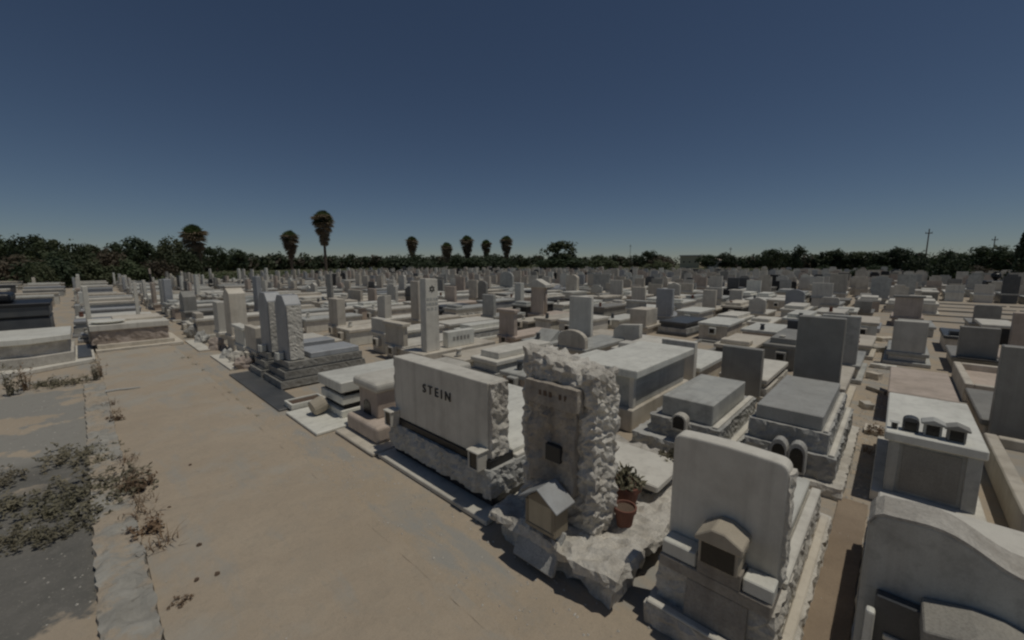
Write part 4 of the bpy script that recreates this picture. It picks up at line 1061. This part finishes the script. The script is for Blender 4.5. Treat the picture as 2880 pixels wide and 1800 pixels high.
order = sorted(range(len(TREES)), key=lambda i: math.atan2(TREES[i][0], TREES[i][1]))
rankof = {}; cnt = {}
for i in order:
    x, y, h, w, kd = TREES[i]; b = h < 4.2
    key = (kd, b); cnt[key] = cnt.get(key, 0) + 1; rankof[i] = cnt[key]
for i, (x, y, h, w, kd) in enumerate(TREES):
    bush = h < 4.2
    sh = 'bush' if h < 5.7 else 'round'
    o = bpy.data.objects.new('shrub' if bush else 'broadleaf_tree', None); COL.objects.link(o); o.location = (x, y, 0)
    tag(o, f"{KW[kd]} {'low shrub' if bush else 'rounded tree'} behind the graves, {nth(rankof[i])} of its kind from the palm-side end" if False else f"{KW[kd]} {'spreading shrub' if bush else 'broadleaf tree'} beyond the graves, {nth(rankof[i])} such counting from picture left", 'shrub' if bush else 'tree', 'trees beyond the graves')
    c = link('crown', CROWNS[(kd, sh, i % 2)], o); k_ = 1.55 if 58 < x < 90 and y > 60 and kd == 'dark' else 1.25; c.scale = (w * k_, w * k_, h * (1.25 if sh == 'bush' else 1.05)); c.rotation_euler = (0, 0, i * 1.7)
    tr = link('trunk', TRUNKS[i % 3], o); s = max(h, w); tr.scale = (h * 0.9, h * 0.9, h)
# cypress at the picture edge
o = bpy.data.objects.new('cypress_tree', None); COL.objects.link(o); o.location = (61.5, -8.3, 0)
tag(o, 'dark conical cypress at the edge of the picture', 'tree', 'trees beyond the graves')
c = link('crown', CROWNS[('dark', 'cone', 0)], o); c.scale = (3.2, 3.2, 6.3)
link('trunk', TRUNKS[0], o).scale = (4, 4, 5)

# fan palms: green crown, skirt of dry fronds, thin trunk
def frond(vs, fs, base, d, length, rr, blades=9, spread=1.0, droop=0.35, stalk=0.45):
    d = d.normalized(); side = d.cross(Vector((0, 0, 1)))
    side = side.normalized() if side.length > 0.05 else Vector((1, 0, 0))
    up = side.cross(d)
    hub = base + d * length * stalk
    b = len(vs); w = side * 0.012; vs += [base - w, base + w, hub + w, hub - w]; fs.append((b, b + 1, b + 2, b + 3))
    for k in range(blades):
        t = (k / (blades - 1) - 0.5) * 2
        e = (d * math.cos(t * spread) + side * math.sin(t * spread)).normalized()
        mid = hub + e * length * (0.78 - stalk)
        tip = hub + e * length * (1.07 - stalk) + Vector((0, 0, -droop * length * rr.uniform(0.1, 0.5))) + up * rr.uniform(-0.03, 0.03)
        q = e.cross(up).normalized() * 0.035 * length * 1.6
        b = len(vs); vs += [hub, mid - q, tip, mid + q]; fs.append((b, b + 1, b + 2, b + 3))
def palm_meshes(seed):
    rr = random.Random(seed); gv, gf, dv, df = [], [], [], []
    for _ in range(90):
        a = rr.uniform(0, 6.28); el = rr.uniform(-0.45, 1.5)
        frond(gv, gf, Vector((0, 0, 0)), Vector((math.cos(a) * math.cos(el), math.sin(a) * math.cos(el), math.sin(el))), rr.uniform(0.66, 0.86), rr, droop=0.15, blades=11, stalk=0.3)
    for _ in range(150):
        a = rr.uniform(0, 6.28); u = rr.random(); z = 0.3 - 2.0 * u; el = -0.05 - 1.0 * u + rr.uniform(-0.25, 0.25)
        frond(dv, df, Vector((0.05 * math.cos(a), 0.05 * math.sin(a), z)), Vector((math.cos(a) * math.cos(el), math.sin(a) * math.cos(el), math.sin(el))), rr.uniform(0.8, 1.0) * (1 - 0.6 * u), rr, droop=0.3, blades=9, stalk=0.2)
    return raw_mesh('crown', gv, gf, 'frond_green'), raw_mesh('dry_skirt', dv, df, 'frond_dry')
PALM = [palm_meshes(3), palm_meshes(8)]
tk = to_mesh(cyl_bm(0, 0, 0, 1, 1.0, 0.7, 10), 'trunk', 'bark', True)
PALMS = [(13.7, 84.9, 8.9, 4.39, 'thick fan palm with dry skirt over the tree belt, leftmost palm'), (35.5, 106.2, 10.4, 4.71, 'shorter fan palm beside the tallest palm'), (40.2, 98.1, 14.7, 5.61, 'tallest fan palm with bare thin trunk'),
         (67.6, 103.9, 10.4, 4.25, 'fan palm rising from a broad dark tree'), (74.5, 96.6, 8.7, 4.25, 'lowest fan palm of the middle cluster'), (79.1, 92.9, 10.7, 4.78, 'tall fan palm, third in the middle cluster'),
         (86.0, 92.1, 9.7, 3.91, 'small fan palm, fourth in the middle cluster'), (87.5, 85.0, 10.7, 4.55, 'fan palm ending the middle cluster')]
for i, (x, y, top, w, lab) in enumerate(PALMS):
    r = w / 2 * 1.0; zc = top - r * 0.8
    o = bpy.data.objects.new('fan_palm', None); COL.objects.link(o); o.location = (x, y, 0)
    tag(o, lab, 'palm tree', 'fan palms')
    c = link('crown', PALM[i % 2][0], o, (0, 0, zc)); c.scale = (r, r, r); c.rotation_euler = (0, 0, i)
    d = link('dry_skirt', PALM[i % 2][1], o, (0, 0, zc)); d.scale = (r, r, r * 1.05); d.rotation_euler = (0, 0, i * 2)
    t_ = link('trunk', tk, o); t_.scale = (0.33, 0.33, zc)

# far wood that closes the plain
rr = random.Random(91); vs, fs, mi = [], [], []
RING = [(-12, 118, 6.4), (-4, 120, 6.3), (4, 130, 5.9), (14.6, 180, 6.6), (29, 240, 7.7), (46, 280, 8.8), (63, 300, 8.8), (73, 280, 7.6), (82, 200, 6.7), (89, 190, 6.5), (97, 170, 5.8), (106, 165, 5.8)]
def ring(b):
    for (b0, d0, h0), (b1, d1, h1) in zip(RING, RING[1:]):
        if b0 <= b <= b1:
            u = (b - b0) / (b1 - b0); return d0 + (d1 - d0) * u, h0 + (h1 - h0) * u
    return RING[-1][1], RING[-1][2]
for _ in range(2300):
    b = rr.uniform(-12, 106)
    if 67.6 < b < 70.6 and rr.random() < 0.8: continue
    D, H_ = ring(b); D += rr.uniform(-6, 22); hh = H_ * rr.uniform(0.45, 1.0) * (1 + 0.1 * math.sin(b * 2.3))
    c = Vector((D * math.sin(R(b)), D * math.cos(R(b)), 0)); br = rr.uniform(1.6, 3.2); k = rr.choice((0, 0, 0, 1, 1, 2))
    c.z = max(br * 0.7, hh - br)
    for _ in range(26):
        d = Vector((rr.gauss(0, 1), rr.gauss(0, 1), rr.gauss(0, .9))).normalized() * br * rr.uniform(0.5, 1.05); p = c + d
        if p.z < 0: p.z = rr.uniform(0, 1.5)
        n = (d.normalized() + Vector((rr.uniform(-.8, .8), rr.uniform(-.8, .8), rr.uniform(-.2, .9)))).normalized(); u = n.orthogonal().normalized(); v = n.cross(u); s = rr.uniform(0.5, 1.0)
        q = len(vs); vs += [p - u * s, p - v * s * .6, p + u * s, p + v * s * .6]; fs.append((q, q + 1, q + 2, q + 3)); mi.append(k)
me = bpy.data.meshes.new('far_wood'); me.from_pydata(vs, [], fs)
for m in ('leaf_dark', 'leaf_mid', 'leaf_brown'): me.materials.append(MATS[m])
me.polygons.foreach_set('material_index', mi); me.update()
tag(link('far_wood', me), 'dark green belt of far-off trees along the horizon', 'wood', kind='stuff')
# scrub between the graves and the trees
vs, fs = [], []
for _ in range(2600):
    b = rr.uniform(-8, 102); D = (68 if b < 14 else (68 + (b - 14) * 2.2 if b < 32 else 108)) + rr.uniform(0, 60) * rr.random()
    c = Vector((D * math.sin(R(b)), D * math.cos(R(b)), 0)); br = rr.uniform(0.5, 1.5)
    for _ in range(16):
        d = Vector((rr.gauss(0, 1), rr.gauss(0, 1), abs(rr.gauss(0, .8)))).normalized() * br * rr.uniform(0.5, 1.05); p = c + d
        n = (d + Vector((rr.uniform(-.8, .8), rr.uniform(-.8, .8), .3))).normalized(); u = n.orthogonal().normalized(); v = n.cross(u); s = rr.uniform(0.15, 0.35)
        q = len(vs); vs += [p - u * s, p - v * s * .6, p + u * s, p + v * s * .6]; fs.append((q, q + 1, q + 2, q + 3))
tag(link('undergrowth', raw_mesh('undergrowth', vs, fs, 'leaf_mid')), 'low green scrub between the graves and the trees', 'scrub', kind='stuff')

# ------------------------------------------------------------------ far buildings and poles
t = Thing('farm_building', 'flat cream farm building on the horizon', 'building', 246, 89)
t.box('wall', 243, 251, 83.5, 94.5, 0, 6.6, 'farm_wall', 0)
t.box('roof', 242.6, 251.4, 83.1, 94.9, 6.6, 7.3, 'pale_stone', 0)
for i in range(3): t.box('window', 242.95, 243.05, 85.4 + i * 3.2, 86.2 + i * 3.2, 3.0, 3.8, 'glass_and_hollow_dark', 0)
t = Thing('shed', 'small tan shed between two dark trees on the horizon', 'building', 231, 72)
t.box('wall', 229, 234, 69, 75, 0, 4.2, 'tan_plaster', 0)
t.prism('roof', [(68.6, 4.2), (75.4, 4.2), (72, 5.6)], 228.7, 234.3, 'pink_stone', 'x', 0)
t.box('door', 228.94, 229.05, 71.4, 73.0, 0, 2.6, 'wood', 0)
for (x, y, h, lab) in ((112, -3.2, 9.1, 'tall bare utility pole above the tree belt'), (149.2, -15.4, 8.9, 'short pole tip above the last trees'), (177.5, 92.2, 11.3, 'thin pole beyond the round green tree'), (183, 51, 9.1, 'thin pole near the farm building')):
    t = Thing('utility_pole', lab, 'pole', x, y, 'utility poles')
    t.add('mast', cyl_bm(x, y, 0, h, 0.13, 0.08, 8), 'bark')
    t.box('crossarm', x - 0.06, x + 0.06, y - 0.5, y + 0.5, h - 0.9, h - 0.75, 'bark', 0)
    for s in (-0.42, 0, 0.42): t.box('insulator', x - 0.04, x + 0.04, y + s - 0.04, y + s + 0.04, h - 0.75, h - 0.55, 'dark_granite', 0)

# ------------------------------------------------------------------ weeds, stick, pebbles
def tuft_mesh(seed, n, r, h, mat, lean=0.6, width=0.006, leaves=False):
    rr = random.Random(seed); vs, fs = [], []
    for _ in range(n):
        a = rr.uniform(0, 6.28); p = Vector((rr.gauss(0, r * 0.35), rr.gauss(0, r * 0.35), 0))
        d = Vector((math.cos(a) * lean * rr.uniform(0.2, 1.2), math.sin(a) * lean * rr.uniform(0.2, 1.2), 1)).normalized(); l = h * rr.uniform(0.45, 1.15)
        s = d.cross(Vector((0, 0, 1))); s = (s.normalized() if s.length > .01 else Vector((1, 0, 0))) * width
        m = p + d * l * 0.55; tip = p + d * l + Vector((math.cos(a), math.sin(a), -0.6)) * l * 0.22
        b = len(vs); vs += [p - s, p + s, m + s * .8, m - s * .8, tip]; fs += [(b, b + 1, b + 2, b + 3), (b + 3, b + 2, b + 4)]
        if leaves:
            for q in range(9):
                c = p + d * l * rr.uniform(0.1, 1.0) + Vector((rr.uniform(-1, 1), rr.uniform(-1, 1), rr.uniform(-.4, .8))) * 0.035
                u = Vector((rr.uniform(-1, 1), rr.uniform(-1, 1), rr.uniform(-.3, .8))).normalized() * 0.032; v = u.cross(Vector((rr.uniform(-1, 1), rr.uniform(-1, 1), 1))).normalized() * 0.014
                b = len(vs); vs += [c - u, c - v, c + u, c + v]; fs.append((b, b + 1, b + 2, b + 3))
    return raw_mesh('weed', vs, fs, mat)
DRY = [tuft_mesh(i, 42, 0.22, 0.22, 'weed_dry', 0.9, 0.005, i == 1) for i in range(3)]
GRN = [tuft_mesh(10 + i, 46, 0.55, 0.22, 'weed_green', 1.8, 0.004, True) for i in range(3)]
STK = [tuft_mesh(20 + i, 16, 0.12, 0.62, 'weed_dry' if i else 'weed_green', 0.25, 0.007, True) for i in range(2)]
def weed(me, x, y, s, rz, lab, grp):
    o = link('weed', me, None, (x, y, 0.0)); o.scale = (s, s, s); o.rotation_euler = (0, 0, rz); tag(o, lab, 'weed', grp)
for i, (x, y, s) in enumerate(((0.27, 4.72, 0.95), (0.22, 5.05, 0.7), (0.23, 5.45, 0.9), (0.22, 5.75, 0.8), (0.21, 6.15, 0.85), (0.2, 6.6, 0.7), (0.19, 7.1, 0.8), (0.18, 9.2, 0.6), (0.2, 9.7, 0.7), (0.16, 10.3, 0.8), (0.3, 3.75, 0.35))):
    weed(DRY[i % 3], x, y, s, i * 1.3, f'brown dry weed tuft along the kerb, {nth(i + 1)} {"one set down, small and nearest" if i == 10 else "from the near end"}' if i != 10 else 'tiny dry weed on the path near the picture bottom', 'dry weeds along the kerb')
for i, (x, y, s) in enumerate(((-0.30, 7.8, 0.95), (-0.05, 7.4, 0.7), (-0.1, 6.6, 1.0), (-0.05, 6.05, 0.9), (-0.42, 6.2, 0.9), (-0.62, 5.75, 0.65), (-0.36, 5.65, 0.6), (-0.75, 6.7, 0.85), (-0.9, 7.6, 0.7), (-0.35, 12.9, 0.9), (-0.75, 13.1, 0.8))):
    weed(GRN[i % 3], x, y, s, i * 0.9, f'grey-green creeping weed on the concrete pad, {nth(i + 1)} of the sprawling patch' if i < 9 else f'green creeper at the pad\'s far end, {("kerb", "outer")[i - 9]} clump', 'creeping weeds')
for i, (x, y, s) in enumerate(((-1.15, 12.6, 1.0), (-0.98, 12.9, 0.9), (0.06, 12.9, 0.75), (0.14, 13.2, 0.6))):
    weed(STK[i % 2], x, y, s, i, ['tall green stalks at the picture edge by the pad', 'dry stalks next to the tall green stalks', 'upright stalks where the kerb ends', 'dry stalks at the end of the kerb'][i], 'weed stalks')
for i, (x, y, s) in enumerate(((1.82, 14.1, 0.5), (1.8, 13.0, 0.45), (1.82, 12.2, 0.3), (1.81, 9.6, 0.35), (1.83, 9.0, 0.3), (1.82, 8.3, 0.35), (1.84, 7.8, 0.25), (0.02, 16.4, 0.4))):
    weed(GRN[i % 3], x, y, s * 0.6, i, f'little weed in the path joint, {nth(8 - i)} from the near end' if i < 7 else 'little weed at the corner of the end tomb', 'weeds in the path joint')
for i, (x, y, s) in enumerate(((7.3, 0.1, 0.8), (8.2, 0.05, 0.9), (5.4, -0.95, 1.2), (10.9, 0.1, 0.7))):
    weed(DRY[i % 3], x, y, s * 0.7, i, ['dry weed in the aisle beside the chest tomb', 'dry brown brush lying in the aisle', 'dry stalk beside the cream kerbed bed', 'dry weed farther up the aisle'][i], 'aisle weeds')

bm = bmesh.new()
pts = [Vector((0.14, 11.36, 0.05)), Vector((0.32, 11.35, 0.055)), Vector((0.48, 11.31, 0.05)), Vector((0.66, 11.29, 0.045))]
prev = None
for i, p in enumerate(pts):
    r = 0.03 - 0.006 * i
    ringv = [bm.verts.new(p + Vector((0, r * math.cos(k * 1.047), r * math.sin(k * 1.047)))) for k in range(6)]
    if prev:
        for k in range(6): bm.faces.new((prev[k], prev[(k + 1) % 6], ringv[(k + 1) % 6], ringv[k]))
    else: bm.faces.new(ringv)
    prev = ringv
bm.faces.new(prev[::-1])
tag(link('stick', to_mesh(bm, 'stick', 'rock_grey')), 'bleached grey stick lying across the path', 'stick')

rr = random.Random(17); vs, fs = [], []
def pebble(x, y, z, s):
    b = len(vs); a = rr.uniform(0, 6.28)
    for k in range(5): vs.append((x + s * math.cos(a + k * 1.257) * rr.uniform(.7, 1.2), y + s * math.sin(a + k * 1.257) * rr.uniform(.7, 1.2), z - 0.002))
    vs.append((x, y, z + s * rr.uniform(.5, .9)))
    for k in range(5): fs.append((b + k, b + (k + 1) % 5, b + 5))
for _ in range(900):
    pebble(rr.uniform(1.8, 2.6), rr.uniform(-1, 14), 0.0, rr.uniform(0.004, 0.014))
for _ in range(420):
    pebble(rr.uniform(0.2, 1.75), rr.uniform(0, 12), 0.03, rr.uniform(0.003, 0.009))
for _ in range(700):
    pebble(rr.uniform(2.5, 16), rr.uniform(0.0, 0.3), 0.0, rr.uniform(0.006, 0.022))
for _ in range(300):
    pebble(rr.uniform(-1.4, -0.1), rr.uniform(3, 12), 0.008, rr.uniform(0.004, 0.012))
tag(link('gravel', raw_mesh('gravel', vs, fs, 'rock_white')), 'loose pebbles scattered on the sandy ground', 'gravel', kind='stuff')
for i, (x, y, s) in enumerate(((0.52, 4.45, 0.016), (0.42, 3.95, 0.015), (0.55, 3.9, 0.018), (0.42, 5.4, 0.015), (0.75, 6.4, 0.014))):
    boulder(f'dark thumb-sized stone on the path, {nth(i + 1)} from the near kerb', x, y, s, s * 1.2, s, 'soil', i + 20, 'stone', 'stone').location.z = 0.03
